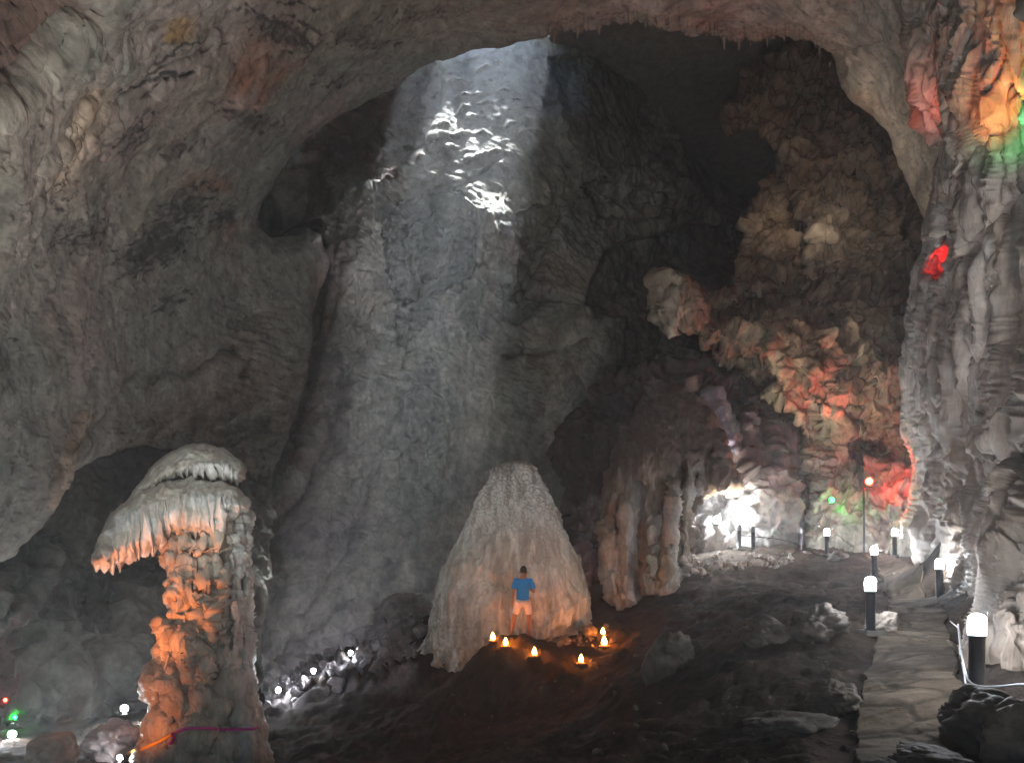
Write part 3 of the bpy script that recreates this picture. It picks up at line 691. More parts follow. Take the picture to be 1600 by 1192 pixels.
def E_disp(P, N, u, v, sd):
    Q = warp(V3(P, 1, 1, .32), .9, .5, 513)
    h = .3 * fbm(Q * F32(.6), 3, 512)
    # melting drapes: long tongues with rounded fronts
    f1, f2 = worley(V3(Q, 1.15, 1.15, .75), 25)
    h += .26 * (.6 - f1) - .10 * sm(.14, 0, f2 - f1)
    Q2 = warp(V3(P, 1, 1, .17), 1.7, .36, 523)
    f1, f2 = worley(V3(Q2, 2.6, 2.6, 2.2), 26)
    h += .05 * (.55 - f1) - .035 * sm(.12, 0, f2 - f1)
    h += .17 * ridged(V3(Q2, 1.5, 1.5, 1.3), 4, 530)
    h += .06 * ridged(V3(Q2, 4.2, 4.2, 3.), 3, 534)
    return h + .02 * fbm(P * F32(7.), 3, 540)
def E_col(P, u, v, sd):
    n = fbm(V3(P, .6, .6, .3), 4, 550); n2 = fbm(V3(P, 1.6, 1.6, .6), 4, 554)
    c = np.array([.42, .38, .35], F32) * np.ones(P.shape, F32)
    c = mix(c, [.3, .24, .2], .7 * sm(-.1, .35, n))
    c = mix(c, [.44, .45, .44], .6 * sm(.05, .4, n2))
    c = mix(c, [.13, .1, .08], .6 * sm(.15, .45, n2 * .7 - n))
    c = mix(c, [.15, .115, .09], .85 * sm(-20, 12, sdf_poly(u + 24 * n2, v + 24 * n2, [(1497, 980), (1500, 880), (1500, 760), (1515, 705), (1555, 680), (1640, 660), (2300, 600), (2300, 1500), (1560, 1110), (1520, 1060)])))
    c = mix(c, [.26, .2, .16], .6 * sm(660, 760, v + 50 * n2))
    Q2 = warp(V3(P, 1, 1, .17), 1.7, .36, 523); f1, f2 = worley(V3(Q2, 1.7, 1.7, 1.7), 27)
    c = mix(c, [.09, .07, .055], .75 * sm(.07, .01, f2 - f1) * sm(-.3, .2, n2 + .1))      # dirt in the seams between the drapes
    c = mix(c, [.34, .12, .08], .8 * np.exp(-(sdf_line(u + 12 * n2, v + 12 * n2, [(1425, 100), (1435, 150), (1450, 195)]) / 15) ** 2))  # red lamplight along this edge, also painted into the colour
    return c * (1 + .15 * fbm(P * F32(3.), 3, 560))[..., None]
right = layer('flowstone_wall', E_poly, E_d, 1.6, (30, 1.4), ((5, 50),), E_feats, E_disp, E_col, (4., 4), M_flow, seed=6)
tag(right, 'pale flowing flowstone wall rising beside the stone path, small red hollow in it', 'rock wall')
# ------------------------------------------------------------------ ground
def xyz(px, py, d): return at(px, py, d)
g_pts = [(1400, 1192, 5.2), (1600, 1192, 5.4), (1420, 1100, 6.8), (1430, 1040, 8.5), (1430, 990, 10.4), (1425, 960, 12), (1420, 930, 14), (1405, 900, 17), (1385, 878, 20), (1365, 867, 23), (1525, 1096, 6.7), (1468, 951, 14), (1505, 1000, 10.5),
         (1250, 865, 23.5), (1170, 858, 24.5), (1120, 880, 22.5), (1080, 910, 20.5), (1000, 945, 20), (940, 952, 20.5), (1200, 930, 16), (1250, 990, 11), (1100, 1000, 13.5), (1200, 1100, 8.3), (1000, 1050, 12.5), (1000, 1192, 7.2), (1200, 1192, 6.0),
         (815, 994, 16.2), (818, 1003, 17.), (768, 996, 16.3), (790, 1014, 15.8), (835, 1034, 15.4), (908, 1042, 15.1), (945, 1010, 16.5), (942, 990, 17.6), (880, 1003, 17.), (850, 1003, 19.), (780, 1090, 15.2), (700, 1070, 17.2), (690, 1130, 14.2), (850, 1150, 12), (800, 1192, 9.5), (600, 1192, 12), (450, 1192, 13.5),
         (430, 1110, 17.4), (500, 1092, 17.9), (590, 1052, 18.6), (660, 1030, 18.6), (430, 1078, 19.6), (490, 1042, 20.6), (550, 1012, 21.5), (600, 988, 22.2), (660, 962, 22.6), (700, 950, 22.8), (300, 1192, 14.2), (200, 1186, 14), (100, 1180, 13.5), (20, 1160, 15.5), (105, 1160, 15.5), (195, 1120, 17.5), (0, 1192, 12),
         (300, 1130, 19.5), (1600, 1300, 3.5), (1200, 1400, 3), (800, 1500, 3.2), (300, 1600, 4), (920, 940, 23), (880, 910, 26)]
g_xyz = [xyz(*p) for p in g_pts] + [(-30, 10, -3), (-20, 30, -2), (0, 40, 1), (15, 30, 3), (12, 5, 2.5), (10, 14, 3), (0, 0, 0), (-10, 0, -1), (-4, -6, 0), (6, 0, .3), (20, 20, 3), (-10, 25, -4.2), (-7, 26.5, -4), (-4, 28, -3), (-11, 28, -4.5), (-7, 30, -4)]
_gf = tps([(p[0] / 10, p[1] / 10) for p in g_xyz], [p[2] for p in g_xyz], 2e-3)
def gz(x, y): return _gf(np.asarray(x, np.float64) / 10, np.asarray(y, np.float64) / 10)

PATH = [(2.6, 1270, 1700), (4.0, 1305, 1590), (5.2, 1328, 1535), (6.8, 1336, 1505), (8.5, 1350, 1496), (10.4, 1374, 1488), (12, 1386, 1476), (14, 1388, 1452), (17, 1384, 1430), (20, 1366, 1405), (23.5, 1345, 1384)]
pd = np.array([p[0] for p in PATH]); pL = np.array([(p[1] - 800) / FPX * p[0] for p in PATH]); pR = np.array([(p[2] - 800) / FPX * p[0] for p in PATH])
def path_k(x, y):
    L = np.interp(y, pd, pL); Rr = np.interp(y, pd, pR)
    return np.minimum(x - L, Rr - x)

nr, nc = 430, 620
ys = np.concatenate([np.linspace(-8, 2.2, 14)[:-1], np.geomspace(2.2, 46, nr)])
pxs = np.concatenate([np.linspace(-900, -20, 30)[:-1], np.linspace(-20, 1620, nc), np.linspace(1620, 2600, 30)[1:]])
yy, pp = np.meshgrid(ys, pxs, indexing='ij')
xx = (pp - 800) / FPX * np.maximum(yy, 2.2) + np.where(yy < 2.2, (pp - 800) / 200, 0)
zz = gz(xx, yy)
GP = np.stack([xx, yy, zz], -1).astype(F32)
pk = path_k(xx, yy)
off = sm(.0, .5, -pk)
rub = sm(660, 640, pp) * sm(410, 440, pp) * sm(17., 18.6, yy)
Q = warp(GP, .8, .4, 603)
hh = .15 * fbm(Q * F32(.5), 3, 602) + .05 * (billow(Q * F32(1.6), 4, 606) - .35) + .02 * ridged(V3(Q @ np.array([[.8, .6, 0], [-.6, .8, 0], [0, 0, 1]], F32), .5, 2.2, 1), 3, 609) * sm(900, 1000, pp)
f1, f2 = worley(V3(Q, 1.6), 35)
hh = hh + .13 * np.clip(.55 - f1, 0, 1) * sm(.1, .4, fbm(GP * F32(.4), 2, 611) + .25)
f1, f2 = worley(V3(Q, 3.0), 36)
hh = hh + rub * (.5 * (.6 - f1) + .25 * fbm(GP * F32(1.5), 3, 616))
hh = hh + .035 * fbm(GP * F32(4), 4, 618) + .05 * (billow(GP * F32(2.2), 3, 619) - .4)
zz2 = zz + hh * (.12 + .88 * off) - .03 * (1 - off)
GP[..., 2] = zz2
gcol = np.array([.038, .027, .02], F32) * np.ones(GP.shape, F32)
n2 = fbm(GP * F32(1.1), 4, 620)
gcol = mix(gcol, [.066, .049, .038], sm(0, .4, n2))
gcol = mix(gcol, [.035, .028, .025], .8 * sm(.05, .4, fbm(GP * F32(.5), 3, 624)))
gcol = mix(gcol, [.26, .235, .25], np.clip(rub, 0, 1) * sm(-.4, .1, n2))
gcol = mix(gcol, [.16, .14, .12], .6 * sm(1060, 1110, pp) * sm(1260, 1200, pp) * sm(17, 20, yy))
idx = np.arange(xx.size).reshape(xx.shape)
Qg = np.stack([idx[:-1, :-1], idx[:-1, 1:], idx[1:, 1:], idx[1:, :-1]], -1).reshape(-1, 4)
ground = new_mesh('cave_floor', GP.reshape(-1, 3), Qg, M_earth, gcol.reshape(-1, 3))
tag(ground, kind='structure')
# a lookup of the finished surface
from mathutils.bvhtree import BVHTree
_bvh = BVHTree.FromPolygons([tuple(p) for p in GP.reshape(-1, 3).tolist()], Qg.tolist())
def floor_z(x, y):
    h = _bvh.ray_cast(Vector((x, y, 20)), Vector((0, 0, -1)))
    return h[0].z if h[0] else float(gz(x, y))
def on_floor(px, d):
    x = (px - 800) / FPX * d
    return Vector((x, d, floor_z(x, d)))

# ------------------------------------------------------------------ stone path
ts = np.linspace(0, 1, 90); yp = np.geomspace(2.6, 23.5, 520)
tt, yq = np.meshgrid(ts, yp)
edge = .10 * fbm(np.stack([yq * 1.6, yq * 0, yq * 0 + np.round(tt) * 9], -1), 3, 631)
xl = np.interp(yq, pd, pL) + .0; xr = np.interp(yq, pd, pR)
xq = xl + (xr - xl) * tt + edge * np.where(tt < .5, 1 - 2 * tt, 2 * tt - 1)
zq = gz(xq, yq)
S = np.stack([xq * 1.6 + .4 * perlin(np.stack([xq, yq, xq * 0], -1), 636), yq * 2.1 + .7 * perlin(np.stack([xq * .8, yq * .8, xq * 0 + 3], -1), 637), xq * 0], -1)
f1, f2 = worley(S, 41)
gap = sm(.14, .02, f2 - f1)
cellh = .022 * perlin(np.floor(S[..., :] * 1.0) + F32(.37), 639)
zq = zq + .035 + .018 * sm(0, .5, .5 - f1) - .016 * gap + cellh + .014 * fbm(np.stack([xq, yq, xq * 0], -1) * 2.2, 4, 640)
e = np.minimum(tt, 1 - tt)
zq = zq - .25 * sm(.03, 0., e)
pcol = np.array([.07, .052, .036], F32) * np.ones((*xq.shape, 3), F32)
n2 = fbm(np.stack([xq, yq, xq * 0], -1) * 1.3, 4, 644)
pcol = mix(pcol, [.11, .084, .06], sm(-.1, .35, n2)); pcol = mix(pcol, [.03, .024, .018], .6 * gap)
idx = np.arange(xq.size).reshape(xq.shape)
Qp = np.stack([idx[:-1, :-1], idx[:-1, 1:], idx[1:, 1:], idx[1:, :-1]], -1).reshape(-1, 4)
path = new_mesh('path', np.stack([xq, yq, zq], -1), Qp, M_slate, pcol.reshape(-1, 3))
tag(path, kind='structure')

# ------------------------------------------------------------------ loose rocks
def rock(name, loc, size, seed, col=(.2, .17, .15), rz=0., sub=5, rough=1., mat=None, label=None, cat='boulder', group=None, sink=.3):
    bm = bmesh.new(); bmesh.ops.create_icosphere(bm, subdivisions=sub, radius=1)
    V = np.array([v.co[:] for v in bm.verts], F32); T = np.array([[v.index for v in f.verts] for f in bm.faces], np.int32); bm.free()
    s = np.array([seed * 5.3, seed * 1.7, seed * 3.1], F32)
    r = 1 + rough * (.34 * fbm(V * F32(.9) + s, 3, 700) + .16 * (billow(V * F32(2.1) + s, 3, 703) - .4))
    f1, f2 = worley(V * F32(1.5) + s, 45)
    r = r - rough * .1 * sm(.1, 0, f2 - f1) + rough * .16 * (.5 - f1) + .05 * rough * fbm(V * F32(7) + s, 3, 707)
    n = fbm(V * F32(1.8) + s, 4, 709)
    V = V * r[:, None]
    # a couple of flat fracture faces
    rs = np.random.RandomState(seed)
    for _ in range(3):
        a = rs.normal(size=3); a /= np.linalg.norm(a); k = V @ a.astype(F32); t = .72 + .2 * rs.rand()
        V = V - np.clip(k - t, 0, 9)[:, None] * a.astype(F32) * .75
    V = V * np.array(size, F32) * .5
    V[:, 2] += size[2] * (.5 - sink)
    c = np.array(col, F32) * (1 + .5 * n)[:, None]
    o = new_mesh(name, V, np.zeros((0, 4)), mat or M_stone, c, tris=T)
    o.location = loc; o.rotation_euler = (0, 0, rz)
    return tag(o, label, cat, group)

rock('boulder', on_floor(1042, 11.6), (.95, .8, .95), 3, (.12, .1, .085), .3, label='rounded grey boulder alone on the dark floor in front of the candles')
rock('boulder', on_floor(1385, 10.9), (.46, .5, .5), 5, (.24, .2, .17), 1, label='small rounded stone behind the post of the second lit bollard')
rock('boulder', on_floor(1278, 10.6), (1.0, .8, .62), 8, (.075, .058, .048), .4, label='low dark boulder on the slope left of the stone path')
rock('boulder', on_floor(1195, 10.8), (.75, .7, .5), 9, (.09, .07, .06), 2, label='dim brown hump of rock in the middle of the dark slope')
rock('boulder', on_floor(1300, 7.2), (.5, .5, .42), 11, (.1, .08, .065), .9, label='brown stone at the edge of the path, lower end')
rock('boulder', on_floor(1236, 6.8), (.95, .6, .3), 13, (.075, .06, .05), .2, label='flat dark slab of rock beside the lower end of the path')
rock('boulder', on_floor(1555, 5.6) + Vector((0, 0, .0)), (.95, .9, .62), 15, (.07, .058, .05), .6, label='big dark boulder at the foot of the largest bollard')
rock('boulder', on_floor(1452, 4.9), (.6, .55, .3), 17, (.06, .05, .043), 1.4, label='rough dark rock lying across the lower end of the path')
rock('boulder', on_floor(1395, 4.75), (.42, .4, .24), 18, (.06, .05, .043), .4, label='jagged dark rock at the very bottom beside the path')
rock('boulder', on_floor(1625, 5.1), (.7, .7, .7), 19, (.14, .115, .1), 2.2, label='dark boulder at the lower corner under the grey cable')
rock('boulder', Vector(at(80, 1172, 11.6)) + Vector((0, 0, -.55)), (.78, .8, 1.0), 21, (.3, .2, .15), 0, label='tall brown boulder tinged orange near the two floor lamps of the pit', sink=.1)
rock('boulder', Vector(at(60, 1222, 10.6)) + Vector((0, 0, -.35)), (1.0, .7, .5), 22, (.1, .08, .07), .3, label='black boulder at the bottom edge below the mushroom formation', sink=.1)
rock('boulder', Vector(at(183, 1146, 13.6)) + Vector((0, 0, -.5)), (1.15, .9, .82), 24, (.46, .38, .37), .2, label='pale pink rounded boulder beside the foot of the mushroom formation', sink=.1)
rock('boulder', on_floor(880, 16.6), (.35, .35, .3), 26, (.2, .14, .1), .2, label='small stone between the stalagmite cone and the candles', sub=4)
rock('boulder', on_floor(922, 18.0), (.42, .4, .4), 27, (.24, .19, .15), 1.2, label='small pale stone at the foot of the stalagmite cone beside the curtain column', sub=4)
rock('boulder', Vector(at(908, 880, 22.5)) + Vector((0, 0, -.7)), (1.1, .9, 1.5), 29, (.36, .3, .38), .5, rough=1.5, label='crumpled lilac boulder in the gap between the cone and the curtain column', sink=.1)
rock('boulder', on_floor(632, 22.0), (2.0, 1.3, 1.2), 31, (.3, .265, .27), .4, rough=1.3, label='big pale heap of broken rock at the top of the rubble slope')
rock('boulder', on_floor(572, 21.4), (1.2, 1.0, .8), 32, (.3, .27, .28), 1.4, rough=1.2, label='pale block beside the uppermost of the three rubble lamps')
rock('boulder', on_floor(1310, 21.5), (.6, .5, .4), 33, (.16, .14, .12), .2, sub=4, label='small stone by the bollard under the green lamp')

# rubble under the three floor lamps, and crumbs of stone by the white floodlight: nobody could count them
def rubble(name, region, n, col, smin, smax, seed):
    rs = np.random.RandomState(seed); Vs, Ts, Cs = [], [], []; nv = 0
    bm = bmesh.new(); bmesh.ops.create_icosphere(bm, subdivisions=2, radius=1)
    V0 = np.array([v.co[:] for v in bm.verts], F32); T0 = np.array([[v.index for v in f.verts] for f in bm.faces], np.int32); bm.free()
    for k in range(n):
        px, d = region(rs)
        if any(abs(px - a_) < 17 and d < b_ + .25 for a_, b_ in ((435, 18.0), (490, 19.0), (548, 20.0))): continue
        p = on_floor(px, d); s = smin + (smax - smin) * rs.rand() ** 3
        V = V0 * (1 + .5 * fbm(V0 * F32(1.1) + F32(k * 3.1), 3, 720))[:, None]
        for _ in range(3):
            a = rs.normal(size=3); a /= np.linalg.norm(a); a = a.astype(F32)
            V = V - np.clip(V @ a - .55, 0, 9)[:, None] * a * .9
        A = Euler((rs.rand() * 6, rs.rand() * 6, rs.rand() * 6)).to_matrix()
        V = (V * np.array([1, .6 + .5 * rs.rand(), .5 + .4 * rs.rand()], F32) * s) @ np.array(A, F32).T + np.array([p.x, p.y, p.z + s * .25], F32)
        Vs.append(V); Ts.append(T0 + nv); nv += len(V)
        Cs.append(np.ones((len(V), 3), F32) * np.array(col, F32) * (.7 + .6 * rs.rand()))
    o = new_mesh(name, np.concatenate(Vs), np.zeros((0, 4)), M_stone, np.concatenate(Cs), tris=np.concatenate(Ts), smooth=False)
    return tag(o, kind='stuff')
def reg1(rs):
    t = rs.rand(); px = 415 + 250 * t; d0 = 17.4 + 1.6 * t
    return px, d0 + 3.6 * rs.rand()
rubble('rubble', reg1, 420, (.27, .24, .25), .05, .3, 5)
def reg2(rs): return 1050 + 190 * rs.rand(), 20.5 + 3.2 * rs.rand()
rubble('rubble', reg2, 150, (.42, .39, .36), .04, .2, 6)
def reg3(rs):
    d = 4.6 + 11 * rs.rand() ** 1.5
    return 700 + 870 * rs.rand(), d
rubble('rubble', reg3, 340, (.1, .08, .064), .015, .07, 7)
def reg4(rs): return 850 + 110 * rs.rand(), 16.2 + 2.2 * rs.rand()
rubble('rubble', reg4, 60, (.2, .14, .1), .03, .12, 8)
# ------------------------------------------------------------------ stalagmite cone
def cone():
    prof = [(720, 808, 1), (720.8, 808, 8), (722.5, 808, 15), (726, 808, 22), (731, 808, 27), (738, 807, 32), (748, 807, 37), (760, 806, 43), (775, 805, 51), (800, 805, 65), (850, 804, 88), (900, 802, 106), (950, 799, 121), (1000, 797, 131), (1040, 796, 137), (1070, 796, 140)]
    d = 19.6; k = d / FPX
    ry = np.array([p[0] for p in prof]); rc = np.array([p[1] for p in prof]); rr = np.array([p[2] for p in prof])
    nth, nh = 620, 560
    th = np.linspace(0, 2 * np.pi, nth, endpoint=False); row = 720.0 + 350 * np.linspace(0, 1, nh) ** 1.12
    T, Rw = np.meshgrid(th, row)
    rad = np.interp(Rw, ry, rr) * k; cx = (np.interp(Rw, ry, rc) - 800) * k; z = EYE - (Rw - HOR) * k
    dirs = np.stack([np.cos(T), np.sin(T) * .8, T * 0], -1)
    P = np.stack([cx, np.full_like(cx, d), z], -1) + dirs * rad[..., None]
    P = P.astype(F32)
    N = np.stack([np.cos(T), np.sin(T), T * 0 + .35], -1); N /= np.linalg.norm(N, axis=-1, keepdims=True)
    up = sm(880, 790, Rw)
    Q = warp(P, .9, .3, 803)
    h = .14 * fbm(Q * F32(.7), 3, 802)
    f1, f2 = worley(V3(warp(P, 2.6, .2, 811), 5.4, 5.4, 7.4), 51)          # overlapping scales near the top
    h += up * (.07 * (.5 - f1) + .03 * sm(0, .25, f2 - f1)) + .025 * np.sin((Rw + 22 * perlin(P * F32(1.1), 817)) / 7.) * sm(800, 880, Rw) * sm(-.1, .3, perlin(P * F32(.9), 818))
    h += (1 - .6 * up) * .06 * (ridged(V3(Q, 2.0, 2.0, .2), 4, 806) - .5)
    h += .025 * ridged(V3(Q, 7, 7, 1.1), 3, 809) + .02 * fbm(P * F32(6), 3, 812)
    h += (1 - up) * .03 * ridged(V3(Q, 1.8, 1.8, 2.0), 3, 815) * sm(830, 900, Rw)
    P = P + (N * (h * sm(720, 735, Rw))[..., None]).astype(F32)
    # ragged hem: drips on the near left, broken pockets on the near right
    low = (1035 + 14 * perlin(np.stack([T * 4, T * 0, T * 0], -1), 820) + 24 * np.abs(perlin(np.stack([T * 11, T * 0, T * 0 + 3], -1), 821)))
    ang = (T + np.pi / 2 + np.pi) % (2 * np.pi) - np.pi        # 0 towards the viewer, negative = left
    low = low + 30 * sm(-.7, -1.3, ang) * np.abs(perlin(np.stack([T * 9, T * 0, T * 0 + 8], -1), 822)) * 2
    s = sm(1000, 1070, Rw)
    P[..., 2] = np.where(Rw > 1000, EYE - (1000 - HOR) * k - (Rw - 1000) / 70 * (low - 1000) * k, P[..., 2])
    pocket = np.zeros_like(Rw)
    for a0, r0, ra, rr_ in [(.62, 985, .12, 16), (.85, 968, .08, 14), (.45, 1005, .1, 12), (.78, 990, .07, 18), (1.0, 985, .08, 16), (-1.05, 1030, .1, 25), (-.8, 1035, .05, 24), (-1.3, 1030, .06, 26)]:
        pocket = np.maximum(pocket, sm(1.2, .6, np.hypot((ang - a0) / ra + .5 * perlin(P * F32(2.5), 825), (Rw - r0) / rr_ + .5 * perlin(P * F32(2.5), 826))))
    P = P - (N * (pocket * .38)[..., None]).astype(F32)
    n = fbm(V3(P, 1.2, 1.2, .35), 4, 830); n2 = fbm(P * F32(2.), 3, 834)
    c = np.array([.45, .415, .365], F32) * np.ones(P.shape, F32)
    c = mix(c, [.62, .6, .57], sm(870, 760, Rw + 30 * n)); c = mix(c, [.34, .27, .2], .7 * sm(.0, .4, n) * sm(800, 900, Rw))
    c = mix(c, [.42, .42, .33], .6 * sm(.4, 1.0, ang) * sm(820, 900, Rw)); c = mix(c, [.2, .15, .11], .6 * sm(.1, .4, n2) * sm(960, 1010, Rw))
    st = fbm(V3(P, 4, 4, .28), 4, 836)
    c = mix(c, [.27, .23, .19], .6 * sm(.02, .35, st)); c = mix(c, [.6, .58, .54], .5 * sm(.08, .4, -st))
    c = mix(c, [.22, .18, .14], .6 * up * sm(.12, .02, f2 - f1))
    top = np.array([[cx[0, 0], d, EYE - (719.5 - HOR) * k + float(h[0].mean() * 0)]], F32)
    idx = np.arange(nth * nh).reshape(nh, nth); i2 = np.roll(idx, -1, 1)
    Qd = np.stack([idx[:-1], idx[1:], i2[1:], i2[:-1]], -1).reshape(-1, 4)
    ti = nth * nh; tris = np.stack([np.full(nth, ti), idx[0], i2[0]], -1)
    V = np.concatenate([P.reshape(-1, 3), top]); C = np.concatenate([c.reshape(-1, 3), c[0, :1]])
    o = new_mesh('stalagmite', V, Qd, M_flow, C, tris=tris)
    tag(o, 'huge pale cone shaped stalagmite rising behind the person in blue', 'stalagmite')
cone()

# ------------------------------------------------------------------ curtain column beside the white floodlight
F_poly = [(938, 790), (945, 740), (962, 690), (985, 655), (1020, 628), (1060, 615), (1096, 622), (1122, 650), (1136, 690), (1150, 730), (1160, 755), (1152, 778), (1128, 772), (1108, 776), (1092, 790), (1084, 812), (1092, 836), (1080, 862), (1076, 892), (1062, 922), (1030, 934),
          (1008, 934), (992, 952), (966, 954), (946, 944), (936, 905), (938, 840)]
def F_feats(u, v, sd, d):
    n2 = perlin(np.stack([u / 12, v / 30, u * 0 + 3], -1), 901)
    f = np.zeros_like(u); U = u + 4 * n2
    for x0, x1, y0, y1, wd, a in [(1000, 998, 760, 920, 8, .55), (1040, 1028, 750, 900, 9, .6), (968, 966, 780, 930, 5, .3), (1066, 1060, 720, 880, 6, .5), (1012, 1008, 830, 925, 6, -.4), (980, 978, 800, 945, 8, -.35), (1090, 1078, 740, 800, 5, .35), (1052, 1046, 760, 860, 5, -.35), (1110, 1104, 700, 770, 6, .35)]:
        f += a * np.exp(-(sdf_line(U, v, [(x0, y0), (x1, y1)]) / wd) ** 2)
    f += bump(U, v, 1030, 880, 24, 26, -.5, 0, 'dome') + bump(U, v, 1020, 790, 12, 20, .5) + bump(U, v, 1045, 915, 24, 18, -.4) + bump(U, v, 1012, 860, 8, 20, .5)
    return f
def F_disp(P, N, u, v, sd):
    Q = warp(V3(P, 1, 1, .5), .8, .4, 913)
    lowk = sm(690, 770, v)
    h = .2 * fbm(Q * F32(.6), 3, 912) + lowk * .2 * (ridged(V3(Q, 1.9, 1.9, .35), 4, 915) - .5) + .05 * ridged(V3(Q, 5, 5, .8), 3, 918) + (1 - lowk) * .12 * (billow(P * F32(1.3), 4, 920) - .4)
    return h + .03 * fbm(P * F32(5), 3, 925)
def F_col(P, u, v, sd):
    n = fbm(V3(P, 1.2, 1.2, .25), 4, 930); n2 = fbm(V3(P, .6, .6, .6), 4, 934)
    c = np.array([.35, .29, .24], F32) * np.ones(P.shape, F32)
    c = mix(c, [.44, .41, .39], .8 * sm(.0, .3, n)); c = mix(c, [.16, .125, .09], .8 * sm(0.02, .35, -n + .2 * n2))
    c = mix(c, [.34, .33, .24], .6 * np.exp(-((u - 1035) / 30) ** 2 - ((v - 880) / 40) ** 2))
    c = mix(c, [.12, .085, .07], .9 * sm(790, 700, v + 50 * n2))
    return c * (1 + .2 * fbm(P * F32(2.5), 3, 938))[..., None]
Fo = layer('flowstone_column', F_poly, [(940, 700, 22), (1150, 700, 22.4), (1000, 950, 21), (1080, 900, 21.4), (1050, 620, 23.4), (960, 850, 21.3)], 1.4, feats=F_feats, disp=F_disp, colour=F_col, wob=((5, 30), (3, 9)), closed=(44, 1.5), mat=M_drip, seed=7)
tag(Fo, 'broad brown flowstone column with pleated curtains beside the blinding white floodlight', 'flowstone column')

# ------------------------------------------------------------------ mushroom formation
mush = empty('mushroom_formation', at(320, 1200, 14.2), 0, 'tall mushroom shaped dripstone with drooping fringed cap, lit orange from below', 'dripstone')
def part_of(root, o):
    o.parent = root; o.matrix_parent_inverse = Matrix.Translation(root.location).inverted(); return o
col_poly = [(248, 815), (252, 850), (256, 880), (262, 905), (257, 925), (266, 950), (264, 968), (246, 968), (240, 985), (250, 1000), (238, 1010), (240, 1028), (222, 1045), (212, 1068), (218, 1092), (232, 1100), (222, 1125), (214, 1160), (200, 1200), (190, 1290), (440, 1290),
            (418, 1130), (408, 1090), (402, 1050), (398, 990), (396, 920), (393, 850), (390, 800), (330, 770)]
def M_feats(u, v, sd, d):
    n = perlin(np.stack([u / 26, v / 26, u * 0 + 3], -1), 1000); n2 = perlin(np.stack([u / 10, v / 16, u * 0 + 3], -1), 1001); n3 = perlin(np.stack([u / 5, v * 0, u * 0 + 6], -1), 1002)
    U = u + 4 * n2 + 3 * n; W = v + 4 * n2 + 3 * n
    dm = np.zeros_like(u)
    for (x, y, rx, ry, g) in [(236, 1020, 10, 10, 0), (246, 973, 14, 9, 10), (262, 968, 10, 9, 0), (224, 1066, 18, 21, 0), (257, 1068, 20, 16, 0), (314, 1088, 19, 13, 0), (347, 1102, 20, 16, 0), (371, 1066, 32, 27, 0), (373, 985, 13, 14, 0), (349, 994, 9, 16, 0), (305, 1150, 42, 34, 0), (350, 1165, 30, 24, 0),
                              (395, 1160, 26, 40, 0), (330, 1195, 34, 26, 0), (280, 1185, 26, 30, 0), (272, 1100, 22, 26, 0), (236, 1095, 9, 40, 14), (226, 1140, 12, 36, 10), (212, 1172, 14, 30, 10), (262, 935, 14, 15, 0), (268, 905, 18, 13, 0), (255, 1130, 18, 30, 0), (385, 1110, 22, 26, 0), (300, 1108, 18, 12, 0), (330, 1122, 22, 12, 0),
                              (258, 995, 20, 18, 0), (280, 1000, 26, 20, 10), (305, 1012, 22, 18, 25), (322, 1036, 14, 18, 20), (246, 1015, 12, 12, 0)]:
        dm = np.maximum(dm, bump(U, W, x, y, rx, ry, .8 * min(rx, ry) * 13.5 / FPX, g, 'dome'))
    f = -dm
    # shelves of dripstone: rounded above, cut off below in a ragged hem
    def shelf(x0, x1, y0, y1, a, tilt=0, jag=5):
        vv = v - tilt * (u - x0)
        return -a * sm(x0 - 4, x0 + 5, U) * sm(x1 + 4, x1 - 5, U) * sm(y0 - 3, y0 + 10, vv + 3 * n2) * (1 - sm(y1 - 2, y1 + 2.5, vv + jag * np.abs(n3) * 2 + 2 * n2))
    for q in [(266, 342, 838, 862, .26), (262, 336, 864, 886, .22, .1), (268, 352, 886, 908, .24, .05), (264, 318, 908, 932, .22), (318, 360, 897, 918, .34, 0, 9), (300, 330, 925, 945, .14), (268, 300, 938, 962, .16), (250, 300, 985, 1022, .16, .35, 8), (285, 335, 1000, 1040, .16, .5, 10), (352, 396, 858, 900, .12), (360, 398, 930, 975, .12), (340, 372, 1010, 1040, .12)]:
        f += shelf(*q)
    for x, y0, y1, wd, a in [(322, 915, 985, 2.6, -.2), (334, 915, 998, 3, -.22), (348, 915, 1000, 3.4, -.26), (312, 925, 975, 2.4, -.14), (341, 915, 990, 3, .16), (328, 920, 990, 2.6, .14), (356, 850, 1000, 4, .3), (366, 840, 1010, 4, -.16), (376, 830, 1040, 3, .16), (385, 830, 1050, 5, -.16), (300, 960, 985, 3, .14),
                             (266, 1020, 1052, 4, -.2), (280, 1022, 1050, 3, .18), (294, 1030, 1062, 4, -.2), (304, 1035, 1060, 3, .16), (312, 1042, 1056, 3, -.16), (292, 850, 900, 3, .12), (318, 845, 890, 3, .1), (276, 880, 935, 3, .1)]:
        f += a * sm(y0 - 4, y0 + 6, v) * sm(y1 + 8, y1 - 8, v) * np.exp(-((U - x - 1.5 * n2) / wd) ** 2)
    return f
def M_disp(P, N, u, v, sd):
    Q = warp(V3(P, 1, 1, .6), 1., .3, 1013)
    k = sm(1060, 980, v)
    h = .12 * fbm(Q * F32(.9), 3, 1012) + k * .17 * (ridged(V3(Q, 3.2, 3.2, .32), 3, 1015) - .5) + .035 * ridged(V3(Q, 8, 8, 1.2), 3, 1018)
    h += .04 * fbm(P * F32(3), 4, 1020)
    return h
